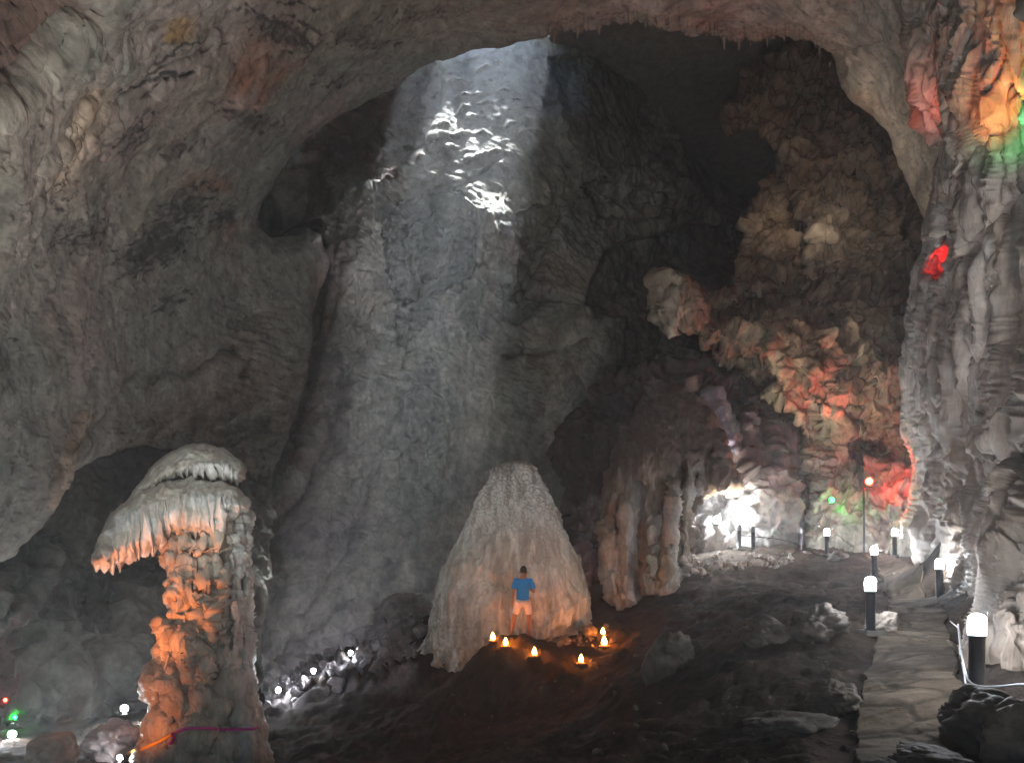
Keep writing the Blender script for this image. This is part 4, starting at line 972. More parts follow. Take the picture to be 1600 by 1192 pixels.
def M_col(P, u, v, sd):
    n = fbm(V3(P, 1.3, 1.3, .5), 4, 1030)
    c = np.array([.42, .36, .29], F32) * np.ones(P.shape, F32)
    c = mix(c, [.27, .2, .14], .7 * sm(0, .35, n)); c = mix(c, [.42, .44, .42], .9 * sm(345, 380, u + 20 * n)); c = mix(c, [.25, .21, .16], .6 * sm(1040, 1100, v))
    return c * (1 + .2 * fbm(P * F32(3.), 3, 1034))[..., None]
o = layer('stem', col_poly, [(250, 820, 14.1), (390, 820, 14.5), (230, 1060, 13.5), (400, 1050, 14.3), (200, 1280, 13), (430, 1280, 14), (320, 950, 14.2)], 1.2, feats=M_feats, disp=M_disp, colour=M_col, wob=((4, 26), (2.5, 8)), closed=(58, 1.0), mat=M_drip, seed=8)
part_of(mush, o)
def fringe(rim, hem):
    """flutes between the rim of the cap and its hem"""
    def disp(P, N, u, v, sd):
        yr = np.interp(u, *zip(*rim)); k = sm(-4, 8, v - yr)
        w = u + 1.5 * perlin(np.stack([u / 9, v / 22, u * 0], -1), 1103) * 3
        fl = np.abs(perlin(np.stack([w / 13, v / 130, u * 0 + 1], -1), 1101)) * 1.5 + .5 * np.abs(perlin(np.stack([w / 5, v / 90, u * 0 + 4], -1), 1102))
        h = k * .17 * (fl - .35) + (1 - k) * (.05 * fbm(P * F32(2), 4, 1105) + .03 * fbm(P * F32(6), 3, 1107))
        h -= .025 * np.exp(-((v - yr + 3) / 4) ** 2)
        return h + .012 * fbm(P * F32(12), 2, 1109)
    def col(P, u, v, sd):
        yr = np.interp(u, *zip(*rim)); k = sm(-4, 8, v - yr); n = fbm(P * F32(1.5), 4, 1110)
        c = mix(np.array([.36, .34, .29], F32) * np.ones(P.shape, F32), [.5, .49, .46], k)
        c = mix(c, [.26, .21, .17], .6 * sm(0, .4, n) * (1 - k)); c = mix(c, [.42, .35, .28], .6 * sm(.05, .35, n) * k)
        c = mix(c, [.18, .13, .1], .5 * sm(.25, .45, fbm(P * F32(6), 3, 1114)) * (1 - k))
        return c * (1 + .1 * fbm(P * F32(5.), 2, 1116))[..., None]
    def jag(u, v):
        yr = np.interp(u, *zip(*hem)); k = sm(-26, -4, v - yr)
        n = np.abs(perlin(np.stack([u / 13, u * 0, u * 0 + 1], -1), 1101)) * 1.5 + .5 * np.abs(perlin(np.stack([u / 5, u * 0, u * 0 + 4], -1), 1102))
        return k * (15 * (.5 - n))
    return disp, col, jag
cap_poly = [(144, 878), (149, 852), (160, 824), (175, 802), (193, 785), (212, 763), (252, 748), (300, 741), (349, 748), (376, 764), (393, 783), (389, 803), (376, 806), (364, 818), (352, 838), (336, 854), (320, 846), (300, 848), (283, 849), (270, 840), (246, 860), (218, 876), (191, 887), (164, 898), (150, 894)]
dsp, cl, jg = fringe([(140, 878), (165, 836), (191, 803), (218, 790), (261, 777), (305, 767), (358, 775), (395, 784)], [(140, 900), (190, 884), (245, 856), (282, 842), (326, 858), (352, 858), (375, 812), (400, 800)])
o = layer('cap', cap_poly, [(150, 870, 13.3), (390, 790, 14.2), (270, 745, 14.6), (270, 845, 13.9), (200, 780, 14.2), (330, 850, 13.9)], 1.0, disp=dsp, colour=cl, jag=jg, wob=((3, 30), (1.5, 9)), closed=(46, 1.35), mat=M_drip, seed=9)
part_of(mush, o)
cap2 = [(212, 764), (226, 742), (240, 726), (258, 711), (274, 701), (296, 693), (323, 692), (350, 702), (376, 719), (387, 737), (384, 753), (372, 760), (352, 756), (335, 748), (312, 746), (285, 750), (250, 764), (225, 776)]
dsp, cl, jg = fringe([(205, 800), (262, 752), (283, 730), (318, 719), (348, 722), (368, 734), (390, 748)], [(215, 790), (270, 752), (300, 742), (335, 744), (352, 746), (370, 757), (390, 750)])
o = layer('upper_cap', cap2, [(230, 760, 14.3), (385, 745, 14.6), (300, 700, 14.9), (310, 742, 14.4)], 1.0, disp=dsp, colour=cl, jag=jg, wob=((2.5, 26), (1.2, 8)), closed=(30, .95), mat=M_drip, seed=10)
part_of(mush, o)

# ------------------------------------------------------------------ outer rock round the chamber: closes it off from the daylight except at the skylight and far behind the viewer
def slab(name, P, keep=None, mat=None, c=(.2, .18, .16)):
    n, m = P.shape[:2]; idx = np.arange(n * m).reshape(n, m)
    Qd = np.stack([idx[:-1, :-1], idx[1:, :-1], idx[1:, 1:], idx[:-1, 1:]], -1).reshape(-1, 4)
    if keep is not None: Qd = Qd[keep.reshape(-1)]
    o = new_mesh(name, P.reshape(-1, 3), Qd, mat or M_rough, np.ones((n * m, 3), F32) * np.array(c, F32)); return tag(o, kind='structure')
SKY_C = (-1.0, 35.85); LID = 31.0
def lid():
    xs = np.concatenate([np.arange(-34, -13, 2.), np.arange(-13, 6, .16), np.arange(6, 30, 2.)]); ys_ = np.concatenate([np.arange(-16, 29, 2.), np.arange(29, 42, .16), np.arange(42, 58, 2.)])
    X, Y = np.meshgrid(xs, ys_, indexing='ij'); Z = np.full_like(X, LID)
    P = np.stack([X, Y, Z], -1).astype(F32)
    far = (np.hypot(X - SKY_C[0], (Y - SKY_C[1])) > 6) & ((X < -14) | (Y < 33))
    P[..., 2] += np.where(far, 1.2 * fbm(P * F32(.15), 3, 1201), .0)
    cx = .25 * (X[:-1, :-1] + X[1:, :-1] + X[:-1, 1:] + X[1:, 1:]); cy = .25 * (Y[:-1, :-1] + Y[1:, :-1] + Y[:-1, 1:] + Y[1:, 1:])
    q = np.stack([cx, cy, cx * 0], -1)
    r = np.minimum(np.hypot((cx - SKY_C[0]) / 3.4, (cy - SKY_C[1]) / 2.5), np.minimum(np.hypot((cx + 10.5) / .6, (cy - 38.2) / .6), np.hypot((cx + 5.4) / .5, (cy - 37.6) / .6))) + .35 * perlin(q * F32(.5), 1205) + .22 * perlin(q * F32(1.3), 1206)
    hole = r < 1
    hole &= ~((np.abs(perlin(q * F32(.55), 1208)) < .05))          # bars left across the hole to break the sunbeam into streaks
    return slab('cave_roof', P, ~hole)
lid()
def sheet(name, a, b, c, n=30):
    a, b, c = (np.array(t, np.float64) for t in (a, b, c)); s, t = np.meshgrid(np.linspace(0, 1, n), np.linspace(0, 1, n), indexing='ij')
    P = a + s[..., None] * (b - a) + t[..., None] * (c - a)
    P = (P + .8 * fbm(P * .15, 3, 1210)[..., None]).astype(F32); return slab(name, P)
sheet('cave_shell', (-32, -14, -9), (-32, 56, -9), (-32, -14, 33))
sheet('cave_shell', (27, -14, -9), (27, 56, -9), (27, -14, 33))
sheet('cave_shell', (-34, -14.5, 5), (29, -14.5, 5), (-34, -14.5, 33))
sheet('cave_shell', (-34, 55, -9), (29, 55, -9), (-34, 55, 33))
sheet('cave_shell', (-34, -14, -8), (29, -14, -8), (-34, 56, -8))
# ------------------------------------------------------------------ lit things
def cyl(bm, r0, r1, z0, z1, n=24, cx=0, cy=0, cap=True):
    a = [bm.verts.new((cx + r0 * math.cos(2 * math.pi * i / n), cy + r0 * math.sin(2 * math.pi * i / n), z0)) for i in range(n)]
    b = [bm.verts.new((cx + r1 * math.cos(2 * math.pi * i / n), cy + r1 * math.sin(2 * math.pi * i / n), z1)) for i in range(n)]
    for i in range(n): bm.faces.new((a[i], a[(i + 1) % n], b[(i + 1) % n], b[i]))
    if cap: bm.faces.new(a[::-1]); bm.faces.new(b)
def lathe(prof, n=28):
    bm = bmesh.new(); rings = []
    for r, z in prof:
        rings.append([bm.verts.new((max(r, 1e-4) * math.cos(2 * math.pi * i / n), max(r, 1e-4) * math.sin(2 * math.pi * i / n), z)) for i in range(n)])
    for a, b in zip(rings[:-1], rings[1:]):
        for i in range(n): bm.faces.new((a[i], a[(i + 1) % n], b[(i + 1) % n], b[i]))
    bm.faces.new(rings[0][::-1]); bm.faces.new(rings[-1]); return bm

L_WHITE = (.86, .93, 1.0)
M_lamp = glow_mat('lit lamp glass', L_WHITE, 32)
M_spotlens = glow_mat('lit floodlight lens', L_WHITE, 75)
M_bigflood = glow_mat('blinding floodlight lens', (.9, .95, 1.0), 150)
M_flame = glow_mat('candle flame', (1, .27, .03), 14)
M_red = glow_mat('red lamp lens', (1, .003, .001), 80)
M_green = glow_mat('green lamp lens', (.001, 1, .02), 36)
M_deadglass = plain_mat('unlit lamp glass', (.12, .12, .13), .3, 0, .1)

def bollard(lit=True):
    root = empty('bollard_lamp', (0, 0, 0))
    bm = bmesh.new(); s = .15
    bmesh.ops.create_cube(bm, size=1); bmesh.ops.scale(bm, vec=(.3, .3, .09), verts=bm.verts); bmesh.ops.translate(bm, vec=(0, 0, .0), verts=bm.verts)
    bmesh.ops.bevel(bm, geom=bm.edges[:], offset=.012, segments=2, affect='EDGES')
    bm_obj('plinth', bm, M_concrete, root, False)
    bm_obj('post', lathe([(.09, .046), (.09, .056), (.071, .06), (.071, .63), (.078, .635), (.078, .655), (.05, .66)]), M_iron, root)
    bm_obj('lamp_glass', lathe([(.05, .655), (.074, .66), (.079, .68), (.079, .80), (.072, .835), (.05, .862), (.02, .872)], 14), M_lamp if lit else M_deadglass, root)
    return root
def copy_tree(o, parent=None):
    c = o.copy(); COL.objects.link(c)
    if parent is not None: c.parent = parent
    for ch in list(o.children):
        k = ch.copy(); COL.objects.link(k); k.parent = c
        for g in list(ch.children):
            q = g.copy(); COL.objects.link(q); q.parent = k
    return c
b_lit = bollard(True); b_dead = bollard(False)
used = {}
def place(proto, px, d, label, group, tilt=0, rz=0, dz=0):
    r = proto if not used.get(proto.name) else copy_tree(proto)
    used[proto.name] = True
    p = on_floor(px, d); r.location = (p.x, p.y, p.z + .03 + dz); r.rotation_euler = (0, R(tilt), rz)
    return tag(r, label, 'lamp post', group)
G = 'bollard lamps along the stone path'
place(b_lit, 1525, 6.75, 'largest lit black bollard, at the lower end of the path against the bright rock', G, 1.2, .3)
place(b_lit, 1360, 10.4, 'lit black bollard on the open side of the path, before a small stone', G, 0, .1)
place(b_lit, 1468, 14.0, 'lit black bollard by the flowstone wall, halfway along the path', G, .5, .8)
place(b_lit, 1366, 17.6, 'lit black bollard mostly hidden behind the nearer one on the open side', G, 0, .3)
place(b_lit, 1398, 21.3, 'small far lit bollard on the wall side where the path ends', G, 0, .2)
place(b_lit, 1292, 22.4, 'small far lit bollard standing under the green lamp', G, 0, .5)
place(b_dead, 1250, 23.2, 'unlit dark bollard beside a cable, next to the small far lit one', 'unlit bollards', 0, .1)
place(b_dead, 1177, 24.0, 'unlit dark bollard in the white glare, farther from the floodlight', 'unlit bollards', 0, .4)
place(b_dead, 1155, 24.2, 'unlit dark bollard in the white glare, right beside the floodlight', 'unlit bollards', 0, .2)

# floor floodlights
def floodlight(lens):
    root = empty('floodlight', (0, 0, 0))
    bm = bmesh.new(); cyl(bm, .10, .10, -.02, .0, 16); cyl(bm, .018, .018, .0, .07, 10); bm_obj('bracket', bm, M_housing, root)
    bm = lathe([(.03, -.09), (.07, -.08), (.085, .0), (.085, .02)], 20); bmesh.ops.rotate(bm, cent=(0, 0, 0), matrix=Matrix.Rotation(R(90), 3, 'X'), verts=bm.verts); bmesh.ops.translate(bm, vec=(0, 0, .13), verts=bm.verts)
    bm_obj('housing', bm, M_housing, root)
    bm = bmesh.new(); bmesh.ops.create_icosphere(bm, subdivisions=2, radius=.085); bmesh.ops.scale(bm, vec=(1, .55, 1), verts=bm.verts); bmesh.ops.translate(bm, vec=(0, -.03, .13), verts=bm.verts)
    bm_obj('lens', bm, lens, root)
    return root
f0 = floodlight(M_spotlens)
def flood(px, py, d, label, rz=0, proto=f0, sc=1., on=True):
    r = proto if not used.get(proto.name) else copy_tree(proto); used[proto.name] = True
    x, y, z = at(px, py, d)
    if on: z = max(z - .13 * sc, floor_z(x, y) + .06)
    else: z -= .13 * sc
    r.location = (x, y, z); r.rotation_euler = (0, 0, rz); r.scale = (sc, sc, sc)
    return tag(r, label, 'floodlight', 'white floodlights on the cave floor')
flood(435, 1077, 18.0, 'white floor lamp at the bottom of the rubble slope, next to the mushroom formation', .3, sc=.72)
flood(490, 1047, 19.0, 'white floor lamp in the middle of the three on the rubble slope', sc=.72)
flood(548, 1020, 20.0, 'white floor lamp highest up the rubble slope, near the stalagmite cone', sc=.72)
flood(195, 1106, 16.6, 'white lamp above the pale pink boulder in the pit', .2, on=False)
flood(166, 1123, 18.0, 'smallest white lamp in the pit, against the pale wall behind the pink boulder', 0, sc=.55, on=False)
flood(20, 1146, 15.4, 'white lamp in the pit under the red and green glow', .2, on=False)
flood(105, 1150, 15.2, 'white lamp right behind the tall brown boulder in the pit', .1, on=False)
flood(188, 1183, 12.9, 'small white lamp at the lower edge by the tail of the yellow ribbon', 0, sc=.6, on=False)
f1_ = floodlight(M_bigflood)
flood(1120, 812, hit(1120, 812, ['rock_bank']).y - .42, 'blinding white floodlight in the niche beside the curtain column', 0, proto=f1_, sc=1.5, on=False)
fr = floodlight(M_red); flood(1357, 752, 24.0, 'red floodlight glowing at the head of the black pipe', 0, proto=fr, sc=1.5, on=False)['group'] = 'coloured floodlights'
fg = floodlight(M_green); flood(1299, 781, 24.4, 'green floodlight on the rock above the far bollards', 0, proto=fg, sc=1., on=False)['group'] = 'coloured floodlights'
fr2 = floodlight(M_red); flood(9, 1093, 16.9, 'small red lamp low on the pit wall, next to the green one', 0, proto=fr2, sc=.5, on=False)['group'] = 'coloured floodlights'
fg2 = floodlight(M_green); flood(24, 1120, 16.7, 'small green lamp low on the pit wall, above a white one', 0, proto=fg2, sc=.5, on=False)['group'] = 'coloured floodlights'


# small stalactites on the rim of the arch
rs_ = np.random.RandomState(4); st0 = None
for px in [868, 905, 938, 1012, 1028, 1066, 1092, 1108, 1136, 1160, 1178, 1204, 1232, 1262, 1288, 1304]:
    py = float(np.interp(px, [830, 890, 960, 1030, 1100, 1140, 1190, 1255, 1300, 1312], [58, 44, 40, 30, 45, 62, 63, 52, 82, 125]))
    try: q_ = hit(px, py - 9, ['cave_ceiling'])
    except TypeError: continue
    if st0 is None:
        th_, zz_ = np.meshgrid(np.linspace(0, 2 * np.pi, 14, endpoint=False), np.linspace(0, 1, 16)); 
        r_ = .17 * (1 - zz_) ** .8 + .012; r_ = r_ * (1 + .35 * perlin(np.stack([np.cos(th_) * 1.3, np.sin(th_) * 1.3, zz_ * 5], -1), 1301))
        V_ = np.stack([r_ * np.cos(th_), r_ * np.sin(th_), .25 - zz_], -1).astype(F32); id_ = np.arange(V_.shape[0] * 14).reshape(V_.shape[0], 14)
        Q_ = np.stack([id_[:-1], np.roll(id_, -1, 1)[:-1], np.roll(id_, -1, 1)[1:], id_[1:]], -1).reshape(-1, 4)
        st0 = o = new_mesh('stalactite', V_.reshape(-1, 3), Q_[:, ::-1], M_drip, np.ones((V_.shape[0] * 14, 3), F32) * np.array([.3, .22, .17], F32))
    else:
        o = st0.copy(); COL.objects.link(o)
    k_ = .16 + .3 * rs_.rand() ** 2; o.location = q_ + Vector((0, .35, -.05)); o.scale = (k_ * (.8 + .5 * rs_.rand()), k_, k_ * (.7 + .7 * rs_.rand())); o.rotation_euler = (.1 * rs_.randn(), .1 * rs_.randn(), 6 * rs_.rand())
    tag(o, 'small brown stalactite hanging from the rim of the dark arch', 'stalactite', 'small stalactites along the rim of the arch')

# candles
def candle():
    root = empty('candle', (0, 0, 0))
    bm_obj('bowl', lathe([(.05, 0), (.09, .012), (.10, .04), (.092, .045), (.08, .025), (.04, .02)], 20), M_clay, root)
    bm_obj('wax', lathe([(.055, .02), (.056, .058), (.048, .064), (.01, .06)], 16), M_wax, root)
    bm_obj('flame', lathe([(.008, .062), (.034, .078), (.048, .11), (.038, .16), (.019, .205), (.003, .24)], 12), M_flame, root)
    return root
cd = candle()
for px, d, lab in [(770, 16.15, 'candle burning highest, right beside the feet of the person'), (790, 15.8, 'second burning candle down the mound from the person'), (835, 15.45, 'burning candle on the slope directly below the person'),
                   (908, 15.2, 'lowest of the burning candles, out in front on the dark floor'), (944, 16.45, 'widest flame, the candle just below the topmost one near the curtain column'), (942, 17.4, 'burning candle at the back of the ring, nearest the curtain column')]:
    r = cd if not used.get('candle') else copy_tree(cd); used['candle'] = True
    r.location = on_floor(px, d) + Vector((0, 0, .0)); r.rotation_euler = (0, 0, d * 7)
    s = 1.25 if px == 944 else 1.; r.scale = (s * 1.15, s * 1.15, s)
    tag(r, lab, 'candle', 'ring of burning candles')

# cables, pipe, ribbons
def tube(name, pts, r, mat, label=None, cat=None, sub=6, flat=None, parent=None):
    P = [Vector(p) for p in pts]; out = []
    n = len(P)
    for i in range(n - 1):
        p0, p1, p2, p3 = P[max(i - 1, 0)], P[i], P[i + 1], P[min(i + 2, n - 1)]
        for k in range(sub):
            t = k / sub
            out.append(.5 * ((2 * p1) + (p2 - p0) * t + (2 * p0 - 5 * p1 + 4 * p2 - p3) * t * t + (3 * p1 - p0 - 3 * p2 + p3) * t ** 3))
    out.append(P[-1]); bm = bmesh.new(); rings = []; m = 8
    for i, p in enumerate(out):
        t = (out[min(i + 1, len(out) - 1)] - out[max(i - 1, 0)]).normalized()
        a = t.cross(Vector((0, 0, 1)));  a = a.normalized() if a.length > 1e-3 else Vector((1, 0, 0)); b = a.cross(t).normalized()
        ra, rb = (r, r) if flat is None else flat(i / (len(out) - 1))
        rings.append([bm.verts.new(p + a * ra * math.cos(2 * math.pi * j / m) + b * rb * math.sin(2 * math.pi * j / m)) for j in range(m)])
    for x, y in zip(rings[:-1], rings[1:]):
        for j in range(m): bm.faces.new((x[j], x[(j + 1) % m], y[(j + 1) % m], y[j]))
    bm.faces.new(rings[0][::-1]); bm.faces.new(rings[-1])
    bmesh.ops.recalc_face_normals(bm, faces=bm.faces[:])
    o = bm_obj(name, bm, mat, parent); return tag(o, label, cat)
tube('cable', [at(1660, 1074, 5.9), at(1600, 1069, 6.3), at(1560, 1072, 6.5), at(1528, 1071, 6.62), at(1512, 1060, 6.8), at(1504, 1030, 7.6), at(1500, 1005, 8.6), at(1497, 975, 9.6)], .011, M_cable, 'grey cable looping round the post of the largest bollard', 'cable')
tube('cable', [at(1512, 1085, 6.9), at(1506, 1050, 7.8), at(1500, 1020, 8.5), at(1499, 985, 9.6), at(1488, 973, 11), at(1476, 962, 12.5), at(1470, 952, 13.7)], .009, M_cable, 'second grey cable hanging down the rock between the two wall side bollards', 'cable')
tube('cable', [at(1472, 948, 13.8), at(1450, 915, 15.5), at(1434, 896, 17), at(1425, 885, 19), at(1402, 872, 21)], .016, M_cable, 'pale cable lying along the wall side edge of the path', 'cable')
tube('cable', [at(1290, 868, 22.2), at(1275, 866, 22.6), at(1262, 858, 22.9), at(1251, 861, 23.1)], .02, M_darkcable, 'dark cable sagging between the far lit bollard and an unlit one', 'cable')
tube('cable', [at(1250, 850, 23.1), at(1215, 842, 23.4), at(1177, 838, 23.9), at(1155, 836, 24.1)], .012, M_darkcable, 'thin dark cable strung between the unlit bollards', 'cable')
tube('pipe', [at(1350, 872, 23.2), at(1350, 820, 23.3), at(1349, 762, 23.6)], .035, M_iron, 'thin black pipe standing against the rock below the red lamp', 'pipe')
M_yel = plain_mat('yellow cloth ribbon', (.75, .36, .03), .8, 0, .2, 30, .003); M_mag = plain_mat('magenta cloth ribbon', (.42, .02, .2), .8, 0, .2, 30, .003)
def on_stem(px, py, gap=.07, d=12.6):
    try: q = hit(px, py, ['stem', 'cave_floor', 'boulder.012'])
    except (TypeError, KeyError): return Vector(at(px, py, d))
    o = Vector((0, 0, EYE)); return q - (q - o).normalized() * gap
tube('ribbon', [on_stem(186, 1215, .12), on_stem(192, 1190, .12), on_stem(200, 1177), on_stem(225, 1168), on_stem(250, 1157), on_stem(268, 1147)], .03, M_yel, 'yellow cloth ribbon stretched to the foot of the mushroom formation', 'ribbon', flat=lambda t: (.02, .055 - .03 * t))
tube('ribbon', [on_stem(266, 1149, .08), on_stem(285, 1139), on_stem(305, 1137), on_stem(325, 1137), on_stem(345, 1139), on_stem(365, 1139), on_stem(395, 1138), on_stem(412, 1134)], .02, M_mag, 'magenta cloth ribbon running on from the yellow one round the formation', 'ribbon', flat=lambda t: (.014, .026))
tube('ribbon_tail', [on_stem(268, 1146, .11), on_stem(271, 1153, .11), on_stem(266, 1161, .1)], .02, M_mag, 'short magenta tail where the two ribbons are knotted', 'ribbon', flat=lambda t: (.02 + .03 * t, .03))
tube('rod', [on_stem(264, 1022, .1), on_stem(260, 1034, .14), on_stem(256, 1048, .05)], .015, M_cable, 'short pale rod leaning on the orange lit lumps of the mushroom formation', 'rod')

# ------------------------------------------------------------------ the person, seen from behind
def skin(name, verts, edges, radii, mat, root, sub=2, parent=None, smooth_r=0):
    me = bpy.data.meshes.new(name); me.from_pydata(verts, edges, [])
    o = bpy.data.objects.new(name, me); COL.objects.link(o)
    o.modifiers.new('Skin', 'SKIN').use_smooth_shade = True
    if not me.skin_vertices: me.skin_vertices.new(name='')
    for i, r in enumerate(radii):
        s = me.skin_vertices[0].data[i]; s.radius = (r, r) if not isinstance(r, tuple) else r; s.use_root = (i == root)
    m = o.modifiers.new('Sub', 'SUBSURF'); m.levels = sub; m.render_levels = sub
    me.materials.append(mat)
    if parent: o.parent = parent
    return o
M_skin = plain_mat('skin', (.3, .14, .085), .55, 0, .08, 20); M_hair = plain_mat('black hair', (.012, .01, .009), .5, 0, .3, 60, .004)
M_shirt = plain_mat('blue cotton shirt', (.015, .2, .55), .85, 0, .12, 14, .012); M_shorts = plain_mat('pale pink shorts', (.7, .56, .52), .85, 0, .1, 14, .012)
M_sole = plain_mat('sandal sole', (.05, .04, .035), .7)
# local frame: x to the right in the picture, y away from the viewer, z up
Jn = {'pelvis': (0, 0, .93), 'waist': (.0, .0, 1.06), 'chest': (.0, .0, 1.25), 'neck0': (.005, .0, 1.43), 'neck': (.01, .015, 1.50), 'head0': (.012, .03, 1.57), 'head1': (.014, .035, 1.64), 'head2': (.014, .03, 1.70), 'nose': (.016, .135, 1.60),
      'shL': (-.17, 0, 1.395), 'elL': (-.235, -.02, 1.12), 'wrL': (-.255, .03, .88), 'haL': (-.26, .045, .80), 'shR': (.18, 0, 1.395), 'elR': (.265, -.03, 1.13), 'wrR': (.25, .19, 1.14), 'haR': (.225, .26, 1.17),
      'hipL': (-.1, 0, .88), 'knL': (-.215, .03, .50), 'caL': (-.245, -.012, .36), 'anL': (-.29, -.02, .09), 'toL': (-.32, .15, .03), 'hipR': (.1, 0, .88), 'knR': (.15, .03, .49), 'caR': (.156, -.012, .35), 'anR': (.165, -.02, .09), 'toR': (.2, .15, .03)}
names = list(Jn); ix = {n: i for i, n in enumerate(names)}
chain = [('pelvis', 'waist'), ('waist', 'chest'), ('chest', 'neck0'), ('neck0', 'neck'), ('neck', 'head0'), ('head0', 'head1'), ('head1', 'head2'), ('head0', 'nose'), ('neck0', 'shL'), ('shL', 'elL'), ('elL', 'wrL'), ('wrL', 'haL'), ('neck0', 'shR'), ('shR', 'elR'), ('elR', 'wrR'), ('wrR', 'haR'),
         ('pelvis', 'hipL'), ('hipL', 'knL'), ('knL', 'caL'), ('caL', 'anL'), ('anL', 'toL'), ('pelvis', 'hipR'), ('hipR', 'knR'), ('knR', 'caR'), ('caR', 'anR'), ('anR', 'toR')]
rad = dict(pelvis=(.135, .1), waist=(.125, .09), chest=(.145, .1), neck0=(.075, .07), neck=.055, head0=(.07, .085), head1=(.078, .095), head2=(.062, .075), nose=.014, shL=.06, elL=.043, wrL=.03, haL=(.022, .036), shR=.06, elR=.043, wrR=.03, haR=(.022, .036),
           hipL=.088, knL=.06, caL=.062, anL=.04, toL=.035, hipR=.088, knR=.06, caR=.062, anR=.04, toR=.035)
verts = [Jn[n] for n in names]; edges = [(ix[a], ix[b]) for a, b in chain]; radii = [rad[n] for n in names]
# fingers and thumbs, each a short chain rooted in the palm
def fingers(hand, along, across, curl):
    a = Vector(along).normalized(); c = Vector(across).normalized(); k = Vector(curl).normalized(); h = Vector(Jn[hand])
    for j, (off, ln) in enumerate([(-.027, .066), (-.009, .078), (.009, .074), (.027, .058)]):
        p0 = h + c * off + a * .02; p1 = p0 + a * ln * .55 + k * .008; p2 = p1 + a * ln * .4 + k * .03
        i0 = len(verts); verts.extend([tuple(p0), tuple(p1), tuple(p2)]); radii.extend([.0095, .0085, .007]); edges.extend([(ix[hand], i0), (i0, i0 + 1), (i0 + 1, i0 + 2)])
    p0 = h - a * .03 + c * .04; p1 = p0 + c * .022 + a * .035; i0 = len(verts); verts.extend([tuple(p0), tuple(p1)]); radii.extend([.011, .009]); edges.extend([(ix[hand], i0), (i0, i0 + 1)])
fingers('haL', (-.02, .08, -1), (.15, 1, 0), (1, 0, -.2)); fingers('haR', (-.4, .9, .3), (.2, -.1, 1), (-1, -.3, 0))
person = skin('person', verts, edges, radii, M_skin, 0, 2)
tag(person, 'person in bright blue shirt and pale shorts standing with back turned before the cone', 'person')
sv = [(0, 0, .89), (0, 0, .98), (0, .0, 1.1), (0, 0, 1.25), (.004, 0, 1.38), (.006, .005, 1.455), (-.17, 0, 1.4), (-.215, -.01, 1.25), (-.228, -.015, 1.19), (.18, 0, 1.4), (.238, -.015, 1.25), (.255, -.02, 1.19)]
shirt = skin('shirt', sv, [(0, 1), (1, 2), (2, 3), (3, 4), (4, 5), (4, 6), (6, 7), (7, 8), (4, 9), (9, 10), (10, 11)], [(.168, .125), (.165, .122), (.155, .115), (.17, .125), (.13, .1), (.068, .066), .082, .078, .08, .082, .078, .08], M_shirt, 0, 2, person)
hv = [(0, 0, .93), (-.1, 0, .86), (-.16, .015, .68), (-.195, .02, .57), (.1, 0, .86), (.13, .015, .68), (.145, .02, .56)]
skin('shorts', hv, [(0, 1), (1, 2), (2, 3), (0, 4), (4, 5), (5, 6)], [(.152, .118), .106, .094, .096, .106, .094, .096], M_shorts, 0, 2, person)
bm = bmesh.new(); bmesh.ops.create_uvsphere(bm, u_segments=28, v_segments=20, radius=1)
for v_ in bm.verts:
    x, y, z = v_.co
    lo = .86 if y < .1 else .86 - 1.3 * min(1, (y - .1) / .5)          # cropped at the nape, open over the face
    if z < -lo: z = -lo + (z + lo) * .15
    k = 1 + .025 * math.sin(9 * x + 3 * z) * math.sin(11 * y + 5 * z)
    v_.co = (.013 + .084 * x * k, .03 + .1 * y * k, 1.66 + .112 * z * k)
bm_obj('hair', bm, M_hair, person)
for n, (x, y, z) in (('L', Jn['anL']), ('R', Jn['anR'])):
    bm = bmesh.new(); bmesh.ops.create_uvsphere(bm, u_segments=16, v_segments=8, radius=1); bmesh.ops.scale(bm, vec=(.05, .14, .014), verts=bm.verts); bmesh.ops.translate(bm, vec=(x + (-.012 if n == 'L' else .015), y + .075, .004), verts=bm.verts)
    bm_obj('sandal', bm, M_sole, person)
for sx in (-.078, .105):                                             # ears
    bm = bmesh.new(); bmesh.ops.create_uvsphere(bm, u_segments=10, v_segments=8, radius=1); bmesh.ops.scale(bm, vec=(.012, .022, .034), verts=bm.verts); bmesh.ops.translate(bm, vec=(sx, .035, 1.605), verts=bm.verts)
    bm_obj('ear', bm, M_skin, person)
for sx in (-.018, .05):                                              # eyes, on the far side of the head
    bm = bmesh.new(); bmesh.ops.create_uvsphere(bm, u_segments=10, v_segments=8, radius=.011); bmesh.ops.translate(bm, vec=(sx, .122, 1.625), verts=bm.verts)
    bm_obj('eye', bm, M_deadglass, person)
pp_ = on_floor(817, 16.95); person.location = (pp_.x, pp_.y, pp_.z + .005); person.scale = (1.04, 1.04, 1.04)
# ------------------------------------------------------------------ light
def look(o, tgt):
    d = Vector(tgt) - o.location; o.rotation_euler = d.to_track_quat('-Z', 'Y').to_euler()
def spot(loc, tgt, power, col=(1, 1, 1), cone=60, blend=.6, r=.15):  # spot without a modelled fixture; most are added fill
    l = bpy.data.lights.new('unseen_spot', 'SPOT'); l.energy = power; l.color = col; l.spot_size = R(cone); l.spot_blend = blend; l.shadow_soft_size = r
    o = bpy.data.objects.new('unseen_spot', l); COL.objects.link(o); o.location = loc; look(o, tgt); return o
def point(loc, power, col=(1, 1, 1), r=.1):
    l = bpy.data.lights.new('lamp_light', 'POINT'); l.energy = power; l.color = col; l.shadow_soft_size = r
    o = bpy.data.objects.new('lamp_light', l); COL.objects.link(o); o.location = loc; return o

